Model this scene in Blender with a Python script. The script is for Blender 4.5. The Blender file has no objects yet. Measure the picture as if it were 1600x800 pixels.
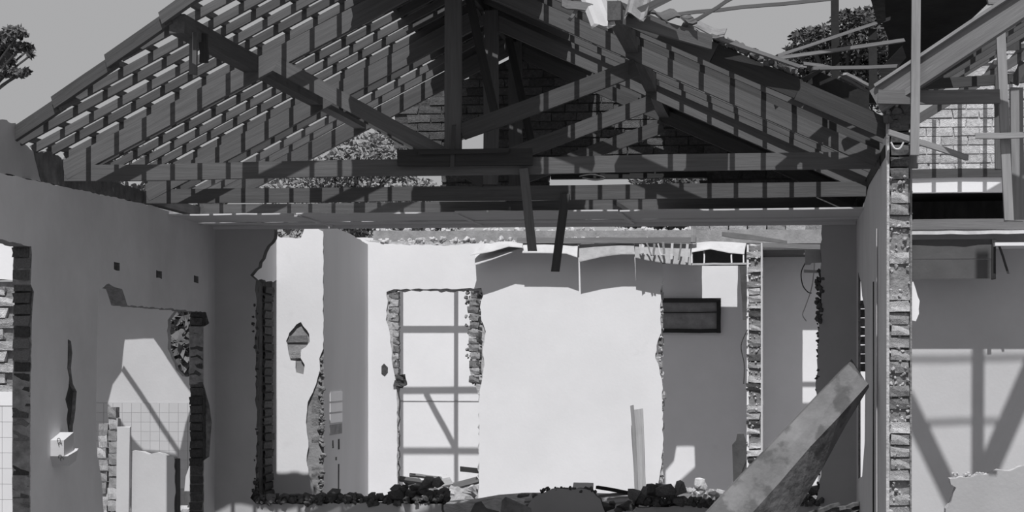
import bpy, bmesh, math, random
from mathutils import Vector, Matrix, Quaternion
from mathutils.geometry import tessellate_polygon
R = random.Random(7)

# ------------------------------------------------------------------ camera, sky, sun, exposure
SC = bpy.context.scene
F, VX, HY, ZC = 3200.0, 1200.0, 565.0, 1.65       # focal length in pixels, vanishing point, eye height
TH = math.atan((VX - 800) / F)
CT, ST = math.cos(TH), math.sin(TH)
cd = bpy.data.cameras.new('camera'); cam = bpy.data.objects.new('camera', cd)
SC.collection.objects.link(cam); SC.camera = cam
cam.location = (0, 0, ZC); cam.rotation_euler = (math.pi / 2, 0, TH)
cd.sensor_width = 36; cd.lens = 36 * F / 1600; cd.shift_y = (HY - 400) / 1600
cd.clip_end = 300
wd = bpy.data.worlds.new('sky'); SC.world = wd; wd.use_nodes = True
bg = wd.node_tree.nodes['Background']; bg.inputs[0].default_value = (0.400, 0.400, 0.406, 1); bg.inputs[1].default_value = 1.0
SUN_EL = math.radians(60); TAN = math.tan(SUN_EL)
sl = bpy.data.lights.new('sun', 'SUN'); sun = bpy.data.objects.new('sun', sl); SC.collection.objects.link(sun)
sl.energy = 4.2; sl.angle = math.radians(0.53); sun.rotation_euler = (math.pi / 2 - SUN_EL, 0, 0); sun.location = (0, -5, 12)
SC.view_settings.view_transform = 'Standard'; SC.view_settings.look = 'None'
SC.view_settings.exposure = 0.0; SC.view_settings.gamma = 1.0; SC.view_settings.use_curve_mapping = False

# ------------------------------------------------------------------ survey helpers (photo measurements -> metres)
def ray(px, py):
    u = px - 800
    return (-F * ST + u * CT, F * CT + u * ST, HY - py)
def at(px, py, d):
    r = ray(px, py); t = d / r[1]
    return Vector((r[0] * t, d, r[2] * t + ZC))
def atX(px, py, X):
    r = ray(px, py); t = X / r[0]
    return Vector((X, r[1] * t, r[2] * t + ZC))

# ------------------------------------------------------------------ materials
MATS = {}
def mat(name, col, var=0.25, scale=6.0, rough=0.9, bump=0.25, bscale=40.0, stretch=None, rand=0.0, spots=0.0, spotcol=(.1, .1, .105), metal=0, spot_at=.66):
    m = bpy.data.materials.new(name); m.use_nodes = True
    nt = m.node_tree; N, L = nt.nodes, nt.links
    b = N['Principled BSDF']; b.inputs['Roughness'].default_value = rough; b.inputs['Metallic'].default_value = metal
    b.inputs['Specular IOR Level'].default_value = 0.25
    tc = N.new('ShaderNodeTexCoord'); mp = N.new('ShaderNodeMapping')
    L.new(tc.outputs['Object'], mp.inputs['Vector'])
    if stretch: mp.inputs['Scale'].default_value = stretch
    oi = N.new('ShaderNodeObjectInfo')
    ad = N.new('ShaderNodeVectorMath'); ad.operation = 'ADD'
    mu = N.new('ShaderNodeMath'); mu.operation = 'MULTIPLY'; mu.inputs[1].default_value = 37.0
    L.new(oi.outputs['Random'], mu.inputs[0]); L.new(mp.outputs[0], ad.inputs[0]); L.new(mu.outputs[0], ad.inputs[1])
    n = N.new('ShaderNodeTexNoise'); n.inputs['Scale'].default_value = scale; n.inputs['Detail'].default_value = 8; n.inputs['Roughness'].default_value = 0.65
    L.new(ad.outputs[0], n.inputs['Vector'])
    cr = N.new('ShaderNodeValToRGB')
    cr.color_ramp.elements[0].position = 0.3; cr.color_ramp.elements[1].position = 0.7
    lo = [c * (1 - var) for c in col]; hi = [min(1, c * (1 + var)) for c in col]
    cr.color_ramp.elements[0].color = (*lo, 1); cr.color_ramp.elements[1].color = (*hi, 1)
    L.new(n.outputs['Fac'], cr.inputs['Fac'])
    out = cr.outputs['Color']
    if rand:
        mr = N.new('ShaderNodeMapRange'); mr.inputs['To Min'].default_value = 1 - rand; mr.inputs['To Max'].default_value = 1 + rand
        L.new(oi.outputs['Random'], mr.inputs['Value'])
        mx = N.new('ShaderNodeVectorMath'); mx.operation = 'SCALE'
        L.new(out, mx.inputs[0]); L.new(mr.outputs[0], mx.inputs['Scale']); out = mx.outputs[0]
    if spots:
        n3 = N.new('ShaderNodeTexNoise'); n3.inputs['Scale'].default_value = scale * 2.3; n3.inputs['Detail'].default_value = 6
        L.new(ad.outputs[0], n3.inputs['Vector'])
        r3 = N.new('ShaderNodeValToRGB'); r3.color_ramp.elements[0].position = spot_at; r3.color_ramp.elements[1].position = spot_at + .07
        r3.color_ramp.elements[0].color = (0, 0, 0, 1); r3.color_ramp.elements[1].color = (spots, spots, spots, 1)
        L.new(n3.outputs['Fac'], r3.inputs['Fac'])
        mi = N.new('ShaderNodeMix'); mi.data_type = 'RGBA'
        L.new(r3.outputs[0], mi.inputs[0]); L.new(out, mi.inputs[6]); mi.inputs[7].default_value = (*spotcol, 1); out = mi.outputs[2]
    L.new(out, b.inputs['Base Color'])
    if bump:
        n2 = N.new('ShaderNodeTexNoise'); n2.inputs['Scale'].default_value = bscale; n2.inputs['Detail'].default_value = 5
        L.new(ad.outputs[0], n2.inputs['Vector'])
        bp = N.new('ShaderNodeBump'); bp.inputs['Strength'].default_value = bump; bp.inputs['Distance'].default_value = 0.01
        L.new(n2.outputs['Fac'], bp.inputs['Height']); L.new(bp.outputs[0], b.inputs['Normal'])
    MATS[name] = m
    return m
g = lambda v: (v, v * 0.992, v * 1.012)
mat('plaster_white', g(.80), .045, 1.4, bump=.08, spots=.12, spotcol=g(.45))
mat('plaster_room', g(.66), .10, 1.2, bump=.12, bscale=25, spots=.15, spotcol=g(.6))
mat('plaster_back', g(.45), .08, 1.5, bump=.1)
mat('plaster_side', g(.62), .05, 1.5, bump=.08, stretch=(1, 1, .3))
mat('plaster_raw', g(.40), .2, 9, bump=.5)
mat('mortar', g(.22), .4, 14, bump=1.0, bscale=45)
mat('mortar_dark', g(.07), .4, 14, bump=1.0, bscale=45)
mat('mortar_pale', g(.45), .35, 14, bump=.8, bscale=45)
mat('concrete', g(.30), .25, 7, bump=.4)
mat('concrete_grimy', g(.12), .5, 6, bump=.5, spots=.6, spotcol=g(.3))
mat('brick', g(.26), .3, 40, bump=.8, bscale=130, stretch=(.2, .12, .068), rand=.35)
mat('brick_pale', g(.40), .3, 40, bump=.8, bscale=130, stretch=(.2, .12, .068), rand=.35)
mat('brick_dark', g(.075), .35, 40, bump=.8, bscale=130, stretch=(.2, .12, .068), rand=.35)
mat('brick_sooty', g(.095), .35, 40, bump=.8, bscale=130, stretch=(.2, .12, .068), rand=.3)
mat('brick_whitewashed', g(.55), .3, 40, bump=.8, bscale=130, stretch=(.2, .12, .068), rand=.2, spots=.6, spotcol=g(.22))
mat('timber', g(.100), .2, 2.0, bump=.18, bscale=6, stretch=(1.2, 22, 22), rand=.28)
mat('timber_dark', g(.042), .22, 2.0, bump=.18, bscale=6, stretch=(1.2, 22, 22), rand=.25)
mat('timber_grey', g(.18), .18, 2.0, bump=.2, bscale=6, stretch=(1.2, 22, 22), rand=.2, spots=.35, spotcol=g(.42))
mat('timber_pale', g(.28), .2, 2.0, bump=.25, bscale=6, stretch=(1.2, 22, 22), rand=.15, spots=.3, spotcol=g(.12))
mat('ceiling_board', g(.62), .08, 2.5, bump=.05, stretch=(.5, 6, 1))
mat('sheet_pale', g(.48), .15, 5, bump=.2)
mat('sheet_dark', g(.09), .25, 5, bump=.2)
mat('tile_glazed', g(.70), .03, 4, rough=.35, bump=0, rand=.03)
mat('grout', g(.35), .1, 10, bump=.2)
mat('rubble_dark', g(.13), .4, 12, bump=.8, bscale=30, rand=.4)
mat('rubble_pale', g(.5), .25, 12, bump=.7, bscale=30, rand=.3)
mat('rubble_mid', g(.24), .35, 12, bump=.8, bscale=30, rand=.35)
mat('earth', g(.15), .35, 3, bump=.6, bscale=15)
mat('leaf', g(.10), .4, 3, bump=0, rand=.2)
mat('leaf_pale', g(.18), .4, 3, bump=0, rand=.2)
mat('bark', g(.08), .3, 8, bump=.6)
mat('metal_dark', g(.06), .2, 8, rough=.6, bump=.1, metal=.4)
mat('metal_pale', g(.6), .2, 8, rough=.5, bump=.1)
mat('slab_shade_dapple', g(.165), .35, 2.4, bump=1.0, bscale=16, spots=.6, spotcol=g(.06), spot_at=.52)  # dark spots paint dappled shade onto the fallen beam
mat('patch_plaster', g(.28), .2, 7, bump=.5)
mat('plaster_worn', g(.54), .06, 1.6, bump=.1, spots=.1, spotcol=g(.4))
mat('plaster_grey', g(.40), .08, 2, bump=.15)
mat('tile_cream', g(.52), .03, 4, rough=.4, bump=0, rand=.03)
mat('sheet_black', g(.028), .3, 5, bump=.2)
mat('tile_clay', g(.20), .3, 9, bump=.4)
mat('plywood', g(.10), .18, 3, bump=.15)
mat('ink', g(.03), .1, 8, bump=0)

# ------------------------------------------------------------------ object helpers
COL = SC.collection
WL, WR = {}, {}                             # world location (and rotation) of each object used as a parent
def link(o, parent, loc):
    COL.objects.link(o); WL[o.name] = Vector(loc)
    if o.rotation_mode == 'QUATERNION': WR[o.name] = o.rotation_quaternion.copy()
    if parent is not None:
        o.parent = parent
        if parent.name in WR:
            o.matrix_parent_inverse = (Matrix.Translation(WL[parent.name]) @ WR[parent.name].to_matrix().to_4x4()).inverted(); o.location = loc
        else:
            o.location = Vector(loc) - WL[parent.name]
    else:
        o.location = loc
    return o
def tag(o, label=None, cat=None, group=None, kind=None):
    if label: o['label'] = label
    if cat: o['category'] = cat
    if group: o['group'] = group
    if kind: o['kind'] = kind
    return o
def empty(name, loc, label, cat, group=None):
    o = bpy.data.objects.new(name, None); o.empty_display_size = .1
    link(o, None, loc); return tag(o, label, cat, group)
def mesh(name, verts, faces, mats, parent=None, mi=None, smooth=False):
    """verts in world space; origin put at their centre"""
    vs = [Vector(v) for v in verts]
    c = sum(vs, Vector()) / len(vs)
    me = bpy.data.meshes.new(name); me.from_pydata([v - c for v in vs], [], faces)
    for m in (mats if isinstance(mats, (list, tuple)) else [mats]): me.materials.append(MATS[m])
    if mi: me.polygons.foreach_set('material_index', mi)
    bm = bmesh.new(); bm.from_mesh(me); bmesh.ops.recalc_face_normals(bm, faces=bm.faces); bm.to_mesh(me); bm.free()
    if smooth: me.shade_smooth()
    return link(bpy.data.objects.new(name, me), parent, c)
BOXF = [(0, 1, 2, 3), (7, 6, 5, 4), (0, 4, 5, 1), (1, 5, 6, 2), (2, 6, 7, 3), (3, 7, 4, 0)]
def beam(name, p0, p1, w, h, m, parent=None, up=(0, 0, 1), seg=3, jit=.004, taper=1.0, skew=0.0):
    """a sawn timber from p0 to p1 with its own local length axis, slightly bent and uneven"""
    p0, p1 = Vector(p0), Vector(p1); a = p1 - p0; Ln = a.length; a.normalize()
    side = a.cross(Vector(up))
    if side.length < 1e-3: side = Vector((1, 0, 0))
    side.normalize(); u = side.cross(a)
    rot = Matrix((a, side, u)).transposed().to_quaternion()
    vs, fs = [], []
    for i in range(seg + 1):
        t = i / seg; x = (t - .5) * Ln
        k = 1 + (taper - 1) * t
        oy, oz = R.uniform(-jit, jit), R.uniform(-jit, jit)
        for sy, sz in ((-1, -1), (1, -1), (1, 1), (-1, 1)):
            ex = skew * sz * h / 2 if i in (0, seg) else 0
            vs.append((x + ex + (R.uniform(-.006, .006) if i in (0, seg) else 0), sy * w / 2 * k + oy, sz * h / 2 * k + oz))
    for i in range(seg):
        b = i * 4
        for j in range(4):
            fs.append((b + j, b + (j + 1) % 4, b + 4 + (j + 1) % 4, b + 4 + j))
    fs.append((3, 2, 1, 0)); fs.append((seg * 4, seg * 4 + 1, seg * 4 + 2, seg * 4 + 3))
    me = bpy.data.meshes.new(name); me.from_pydata(vs, [], fs); me.materials.append(MATS[m])
    bm = bmesh.new(); bm.from_mesh(me); bmesh.ops.recalc_face_normals(bm, faces=bm.faces)
    bm.to_mesh(me); bm.free()
    o = bpy.data.objects.new(name, me); o.rotation_mode = 'QUATERNION'; o.rotation_quaternion = rot
    return link(o, parent, (p0 + p1) / 2)
def rag(pts, amp, step):
    """break the edge of an outline (2-D points) into an uneven line"""
    out = []
    n = len(pts)
    for i in range(n):
        a, b = Vector(pts[i]), Vector(pts[(i + 1) % n]); Ln = (b - a).length
        k = max(1, int(Ln / step)); nrm = Vector((-(b - a).y, (b - a).x)); nrm = nrm.normalized() if nrm.length else nrm
        out.append(a)
        for j in range(1, k):
            out.append(a.lerp(b, (j + R.uniform(-.3, .3)) / k) + nrm * R.uniform(-amp, amp))
    return out
def slab2(name, loops, place, thick, mats, parent=None, nrm=(0, 1, 0)):
    """a flat-faced slab: outline loops (outer first, then holes) in 2-D, put in place by place(u,v) -> world, extruded by thick along nrm"""
    loops = [[Vector((p[0], p[1], 0)) for p in lp] for lp in loops]
    flat = [p for lp in loops for p in lp]
    tris = tessellate_polygon(loops)
    n = len(flat); off = Vector(nrm) * thick
    vs = [Vector(place(p.x, p.y)) for p in flat]; vs += [v + off for v in vs]
    fs = [tuple(t) for t in tris] + [tuple(i + n for i in reversed(t)) for t in tris]
    mi = [0] * len(tris) + [min(2, len(mats) - 1) if len(mats) > 2 else 0] * len(tris)
    b = 0
    for lp in loops:
        m = len(lp)
        for i in range(m):
            j = (i + 1) % m
            fs.append((b + i, b + j, b + j + n, b + i + n)); mi.append(1 if len(mats) > 1 else 0)
        b += m
    o = mesh(name, vs, fs, mats, parent, mi)
    return o
def wallY(name, d, outer, holes=(), thick=.15, mats=('plaster_white', 'mortar'), amp=.012, step=.05, parent=None, floor=True):
    """wall parallel to the back wall at depth d; outlines measured on the photograph"""
    def cv(lp):
        q = []
        for px, py in lp:
            p = at(px, py, d); q.append((p.x, max(p.z, 0.0) if floor else p.z))
        return q
    lo = [rag(cv(outer), amp, step)] + [rag(cv(h), amp, step) for h in holes]
    return slab2(name, lo, lambda u, v: (u, d, v), thick, mats, parent, (0, 1, 0))
def wallX(name, X, outer, holes=(), thick=.15, mats=('plaster_room', 'mortar'), amp=.012, step=.05, parent=None):
    """wall running away from the camera at X; thick is signed"""
    def cv(lp):
        q = []
        for px, py in lp:
            p = atX(px, py, X); q.append((p.y, max(p.z, 0.0)))
        return q
    lo = [rag(cv(outer), amp, step)] + [rag(cv(h), amp, step) for h in holes]
    return slab2(name, lo, lambda u, v: (X, u, v), thick, mats, parent, (1, 0, 0))
def box(name, lo, hi, m, parent=None, jit=0.0):
    x0, y0, z0 = lo; x1, y1, z1 = hi
    vs = [(x0, y0, z0), (x1, y0, z0), (x1, y1, z0), (x0, y1, z0), (x0, y0, z1), (x1, y0, z1), (x1, y1, z1), (x0, y1, z1)]
    vs = [Vector(v) + Vector((R.uniform(-jit, jit), R.uniform(-jit, jit), R.uniform(-jit, jit))) for v in vs]
    return mesh(name, vs, BOXF, m, parent)

# shared brick and stone meshes (unit sized, scaled per copy)
def unit_brick(seed, rough):
    r = random.Random(seed); bm = bmesh.new(); bmesh.ops.create_cube(bm, size=1.0)
    bmesh.ops.subdivide_edges(bm, edges=bm.edges[:], cuts=1, use_grid_fill=True)
    for v in bm.verts:
        v.co += Vector((r.uniform(-1, 1), r.uniform(-1, 1), r.uniform(-1, 1))) * rough
    me = bpy.data.meshes.new('brick'); bm.to_mesh(me); bm.free(); return me
BR = {}
def brick_mesh(m, i, rough):
    k = (m, i, rough)
    if k not in BR:
        me = unit_brick(i, rough); me.materials.append(MATS[m]); BR[k] = me
    return BR[k]
def brick(parent, c, size, m='brick', rough=.04, rot=0.02, name='brick'):
    o = bpy.data.objects.new(name, brick_mesh(m, R.randrange(6), rough))
    o.scale = size; o.rotation_euler = (R.uniform(-rot, rot), R.uniform(-rot, rot), R.uniform(-rot, rot))
    return link(o, parent, c)
def unit_stone(seed):
    r = random.Random(seed + 50); bm = bmesh.new()
    for _ in range(14):
        v = Vector((r.gauss(0, 1), r.gauss(0, 1), r.gauss(0, 1))).normalized()
        f = max(abs(v.x), abs(v.y), abs(v.z)) ** .5
        bm.verts.new(v / f * r.uniform(.42, .56))
    bmesh.ops.convex_hull(bm, input=bm.verts[:])
    bmesh.ops.delete(bm, geom=[v for v in bm.verts if not v.link_faces], context='VERTS')
    me = bpy.data.meshes.new('stone'); bm.to_mesh(me); bm.free(); return me
ST_ = {}
def stone(name, c, size, m, label, cat, group=None):
    k = (m, R.randrange(8))
    if k not in ST_:
        me = unit_stone(k[1]); me.materials.append(MATS[m]); ST_[k] = me
    o = bpy.data.objects.new(name, ST_[k]); o.scale = size
    o.rotation_euler = (R.uniform(-.4, .4), R.uniform(-.4, .4), R.uniform(0, 6.28))
    link(o, None, c); return tag(o, label, cat, group)
def lumps(name, pts, m, parent=None, label=None, cat=None):
    """crumbled mortar too small to count: many little stones as one mesh"""
    vs, fs = [], []
    proto = [unit_stone(i) for i in range(4)]
    c0 = Vector(pts[0][0])
    for c, s in pts:
        me = proto[R.randrange(4)]; b = len(vs)
        q = Quaternion((R.gauss(0, 1), R.gauss(0, 1), R.gauss(0, 1), R.gauss(0, 1))).normalized()
        vs += [Vector(c) + (q @ v.co) * s for v in me.vertices]
        fs += [tuple(b + i for i in p.vertices) for p in me.polygons]
    o = mesh(name, vs, fs, m, parent)
    tag(o, label, cat, None, 'stuff'); return o

ONES = 'first second third fourth fifth sixth seventh eighth ninth tenth eleventh twelfth thirteenth fourteenth fifteenth sixteenth seventeenth eighteenth nineteenth'.split()
def ordinal(i):
    if i < 19: return ONES[i]
    i += 1
    if i % 10 == 0: return {20: 'twentieth', 30: 'thirtieth', 40: 'fortieth'}[i]
    return {2: 'twenty-', 3: 'thirty-', 4: 'forty-'}[i // 10] + ONES[i % 10 - 1]
def inside(p, poly):
    c = False; n = len(poly)
    for i in range(n):
        a, b = poly[i], poly[i - 1]
        if (a[1] > p[1]) != (b[1] > p[1]) and p[0] < (b[0] - a[0]) * (p[1] - a[1]) / (b[1] - a[1] + 1e-9) + a[0]: c = not c
    return c
def brick_face(parent, d, poly, m, L=.215, H=.067, J=.011, out=.012, deep=.08, rough=.035, minfit=True):
    """courses of single bricks over a polygon (x,z) on the plane Y=d, a little proud of the mortar"""
    xs = [p[0] for p in poly]; zs = [p[1] for p in poly]; n = 0
    z = min(zs) + H / 2; row = 0
    while z < max(zs):
        x = min(xs) - (row % 2) * (L + J) / 2 + R.uniform(-.01, .01)
        while x < max(xs):
            l = L + R.uniform(-.012, .008)
            if inside((x + l / 2, z), poly):
                brick(parent, (x + l / 2, d - out + deep / 2 + R.uniform(-.006, .006), z), (l, deep, H + R.uniform(-.004, .003)), m, rough); n += 1
            x += l + J
        z += H + J; row += 1
    return n

# ------------------------------------------------------------------ the setting
D1, XL, XR = 18.07, -4.97, 0.763            # back wall depth, left wall, right wall
ground = mesh('ground', [(-60, -4, 0), (60, -4, 0), (60, 120, 0), (-60, 120, 0)], [(0, 1, 2, 3)], 'earth'); tag(ground, kind='structure')

# left wall with its broken openings
wl = wallX('wall_left', XL,
    [(-60, 256), (0, 270), (100, 292), (190, 311), (240, 322), (300, 340), (346, 354), (346, 870), (-60, 890)],
    [[(-50, 366), (20, 378), (49, 385), (50, 398), (48, 444), (53, 456), (50, 500), (48, 640), (48, 1010), (-50, 1040)],
     [(153, 472), (156, 452), (170, 443), (180, 449), (191, 452), (199, 477), (260, 482), (322, 488), (327, 505), (318, 510), (318, 600), (327, 632), (331, 660), (327, 714), (319, 720), (318, 855), (166, 935), (162, 800), (158, 745), (150, 700), (151, 560)],
     [(106, 530), (111, 533), (113, 552), (111, 575), (114, 600), (120, 612), (118, 640), (114, 665), (113, 690), (110, 722), (107, 700), (107, 676), (104, 655), (106, 640), (102, 624), (107, 605), (108, 590), (105, 575)],
     [(178, 409), (187, 411), (187, 423), (178, 421)], [(244, 422), (253, 424), (253, 436), (244, 434)], [(303, 430), (310, 432), (310, 443), (303, 441)]],
    thick=-.13, amp=.006, step=.06)
tag(wl, kind='structure')
# brick core seen through the crack and behind the vent holes
for (a, b, nm) in (((100, 525), (122, 730), 'exposed_core'), ((174, 404), (192, 428), 'vent_recess'), ((240, 417), (258, 441), 'vent_recess'), ((299, 426), (314, 448), 'vent_recess')):
    p, q = atX(*a, XL), atX(*b, XL)
    t = .028 if nm == 'exposed_core' else .075
    box(nm, (XL - .12, p.y, min(p.z, q.z)), (XL - t, q.y, max(p.z, q.z)), 'mortar_dark' if nm == 'exposed_core' else 'plaster_room', wl)
# unplastered wall head above the ceiling line
wb = wallX('wall_left_head', XL - .02, [(-60, 172), (0, 187), (24, 192), (31, 203), (33, 222), (52, 236), (58, 262), (64, 284), (0, 270), (-60, 256)], thick=-.11, mats=('plaster_grey', 'mortar'), amp=.008, step=.05)
tag(wb, kind='structure')
wb2 = wallX('wall_left_plinth', XL - .02, [(52, 236), (60, 240), (78, 236), (96, 247), (100, 268), (150, 276), (240, 303), (240, 322), (190, 311), (100, 292), (64, 284), (58, 262)], thick=-.11, mats=('concrete_grimy', 'mortar'), amp=.008, step=.05)
tag(wb2, kind='structure')
lumps('mortar_crumbs', [(atX(60 + 180 * u, 247 + 58 * u + R.uniform(-6, 4), XL - .05), R.uniform(.02, .06)) for u in [R.random() for _ in range(60)]], 'mortar', wb2)

# jamb bricks of the two openings in the left wall
p = atX(49, 500, XL); dj = p.y
z = .02
while z < 1.65 + .78:
    brick(wl, (XL - .068 + R.uniform(-.006, .006), dj + .05, z + .035), (.112, .12, .066), 'brick_dark' if R.random() < .6 else 'mortar', .06); z += .078
box('mortar_joint', (XL - .125, dj + .015, 0), (XL - .012, dj + .11, 2.43), 'mortar_dark', wl)
p = atX(318.5, 600, XL); dj2 = p.y; z = .02
while z < 1.65 + .42:
    brick(wl, (XL - .068 + R.uniform(-.006, .006), dj2 + .05, z + .035), (.112, .12, .066), 'brick_dark', .06); z += .078

box('mortar_joint', (XL - .125, dj2 + .015, 0), (XL - .012, dj2 + .11, 2.06), 'mortar_dark', wl)
# back wall: what is left of it
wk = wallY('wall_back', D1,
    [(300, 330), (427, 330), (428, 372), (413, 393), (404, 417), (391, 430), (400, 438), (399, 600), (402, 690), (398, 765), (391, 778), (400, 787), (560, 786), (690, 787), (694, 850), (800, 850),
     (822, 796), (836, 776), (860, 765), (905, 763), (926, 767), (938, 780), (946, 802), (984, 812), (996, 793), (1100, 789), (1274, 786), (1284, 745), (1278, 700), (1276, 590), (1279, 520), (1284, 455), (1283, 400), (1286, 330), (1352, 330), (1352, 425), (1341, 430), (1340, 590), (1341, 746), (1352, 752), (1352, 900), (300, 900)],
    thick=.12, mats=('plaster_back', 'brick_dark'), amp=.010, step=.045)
tag(wk, kind='structure')
# bricks bared along the ragged edge of the right pier
lumps('broken_edge', [(at(1282 + R.uniform(-5, 4), R.uniform(420, 505), D1 + R.uniform(-.01, .08)), R.uniform(.02, .06)) for _ in range(60)] + [(at(1278 + R.uniform(-2, 2), R.uniform(505, 770), D1 + R.uniform(.0, .08)), R.uniform(.015, .035)) for _ in range(70)], 'brick_dark', wk)
lumps('broken_edge', [(at(399 + R.uniform(-4, 3), R.uniform(440, 780), D1 + R.uniform(-.005, .08)), R.uniform(.015, .045)) for _ in range(120)], 'brick_dark', wk)

# right wall, seen edge-on, its broken end towards us
wr = wallX('wall_right', XR,
    [(1385, 168), (1379, 205), (1368, 240), (1361, 275), (1352, 312), (1336, 348), (1336, 860), (1385, 968)],
    [[(1341, 425), (1345, 440), (1347, 462), (1351, 482), (1352, 590), (1351, 690), (1347, 745), (1341, 748)]],
    thick=.02, amp=.004, step=.08, mats=('plaster_room', 'mortar'))
tag(wr, kind='structure')
wr2 = wallX('wall_right_outer', XR + .15, [(1412, 215), (1372, 262), (1364, 300), (1360, 346), (1360, 880), (1416, 968)], thick=.012, amp=.004, step=.08, mats=('plaster_white', 'mortar'))
tag(wr2, kind='structure')
DRW = atX(1385, 400, XR).y
z = .01; i = 0
while z < 1.65 + 1.60:
    top = z > 1.65 + 1.15
    w = .124 + R.uniform(-.008, .006)
    recess = R.choice((0, 0, 0, 0, .05, .09)) if not top else R.uniform(0, .05)
    dk = R.random()
    brick(wr, (XR + .085 + R.uniform(-.005, .005), DRW + .075 + recess + R.uniform(-.01, .01), z + .035), (w, .16, .067 + R.uniform(-.004, .004)),
          'concrete_grimy' if top else ('brick' if dk < .3 else 'brick_pale'), .04, .03)
    z += .0785; i += 1
cz = 3.22
box('wall_core', (XR + .02, DRW + .10, 0), (XR + .15, 16.7, 2.86), 'mortar', wr)
box('wall_core', (XR + .02, 16.7, 0), (XR + .15, D1, .62), 'mortar', wr)
box('wall_core', (XR + .02, 16.7, 2.42), (XR + .15, D1, 2.86), 'mortar', wr)
for i in range(8): brick(wr, (XR + .07 + R.uniform(-.01, .01), D1 - .1 + R.uniform(-.02, .02), 1.60 + i * .078), (.1, .2, .066), 'brick_pale', .05)
box('mortar_joint', (XR + .02, DRW + .022, 0), (XR + .15, DRW + .10, 2.83), 'mortar', wr)
box('plaster_edge', (XR, DRW - .012, 0), (XR + .018, DRW + .05, 3.05), 'mortar_pale', wr, .004)
box('plaster_edge', (XR + .150, DRW - .010, 0), (XR + .162, DRW + .05, 2.9), 'mortar', wr, .004)
lumps('mortar_crust', [((XR + R.uniform(.015, .155), DRW + R.uniform(.0, .03), R.uniform(.3, 2.85)), R.uniform(.012, .032)) for _ in range(260)], 'brick_pale', wr)
# mortar cap on the wall end
lumps('mortar_cap', [((XR + R.uniform(0, .15), DRW + R.uniform(0, .25), 1.65 + R.uniform(1.56, 1.68)), R.uniform(.05, .11)) for _ in range(26)], 'concrete_grimy', wr)
# chipped plaster flake standing off the outer face
pf = [(1421, 442), (1427, 440), (1431, 452), (1437, 470), (1436, 490), (1431, 502), (1423, 500)]
slab2('plaster_flake', [rag([(at(*q, DRW + .02).x, at(*q, DRW + .02).z) for q in pf], .004, .03)], lambda u, v: (u, DRW + .02, v), .012, ('plaster_white',), wr)
# chased conduit groove and cover strip down the right wall
a0, a1 = atX(1366, 440, XR), atX(1366, 880, XR)
beam('door_casing', (XR - .005, a0.y, a0.z), (XR - .005, a0.y, 0.0), .10, .010, 'timber_dark', wr, up=(1, 0, 0))
beam('door_casing', (XR - .004, a0.y - .34, a0.z + .35), (XR - .004, a0.y - .34, 0.0), .30, .006, 'plaster_side', wr, up=(1, 0, 0))

# ceiling remnant along the back of the room
cl = empty('ceiling', (-2.1, 17.3, 1.65 + 1.22), None, None); tag(cl, kind='structure')
xs = [XL - .04, -3.9, -2.55, -1.2, XR + .03]
for i in range(4):
    for (y0, y1) in ((16.62, 17.52), (17.55, 18.06)):
        x0, x1 = xs[i] + .006, xs[i + 1] - .006
        jy = R.uniform(-.05, .05) if y0 < 17 else 0
        vs = []
        n = 8
        for k in range(n + 1):
            vs.append((x0 + (x1 - x0) * k / n, y0 + jy + (R.uniform(-.02, .02) if y0 < 17 else 0), 2.87 + R.uniform(-.004, .004)))
        for k in range(n, -1, -1):
            vs.append((x0 + (x1 - x0) * k / n, y1, 2.87))
        m = len(vs); up = [(v[0], v[1], v[2] + .012) for v in vs]
        fs = [tuple(range(m)), tuple(reversed(range(m, 2 * m)))] + [(j, (j + 1) % m, (j + 1) % m + m, j + m) for j in range(m)]
        mesh('ceiling_board', vs + up, fs, 'ceiling_board', cl)
beam('cover_strip', (XL, 17.535, 2.862), (XR, 17.535, 2.862), .05, .012, 'ceiling_board', cl)
beam('cover_strip', (XL, 18.03, 2.855), (XR, 18.03, 2.855), .06, .03, 'ceiling_board', cl)
for x in (-3.9, -2.55, -1.2):
    beam('cover_strip', (x, 16.66, 2.863), (x + .02, 18.0, 2.863), .04, .012, 'ceiling_board', cl)

# corridor stub behind the left pier
XS, DA, DC = at(432, 500, 19.6).x, 19.6, 21.85
XB = at(505, 500, DA).x
ws = slab2('wall_stub', [rag([(D1 + .12, 2.86), (DA, 2.86), (DA, 1.65 + .80), (DA - .1, 1.65 + .78), (D1 + .12, 1.65 + .76)], .012, .06)], lambda u, v: (XS, u, v), -.12, ('plaster_side', 'mortar'), None, (1, 0, 0))
tag(ws, kind='structure')
box('niche_back', (XS - .14, D1 + .12, 0), (XS - .045, DA - .01, 1.65 + .80), 'mortar_dark', ws)
for i in range(30):
    brick(ws, (XS - .05 + R.uniform(-.01, .01), DA - .20 + R.uniform(-.01, .01), .05 + i * .079), (.05, .34, .062), 'brick_dark', .06)
beam('niche_post', (XS - .02, D1 + .85, 0), (XS - .02, D1 + .85, 1.65 + .76), .05, .04, 'timber_dark', ws, up=(1, 0, 0))
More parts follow.
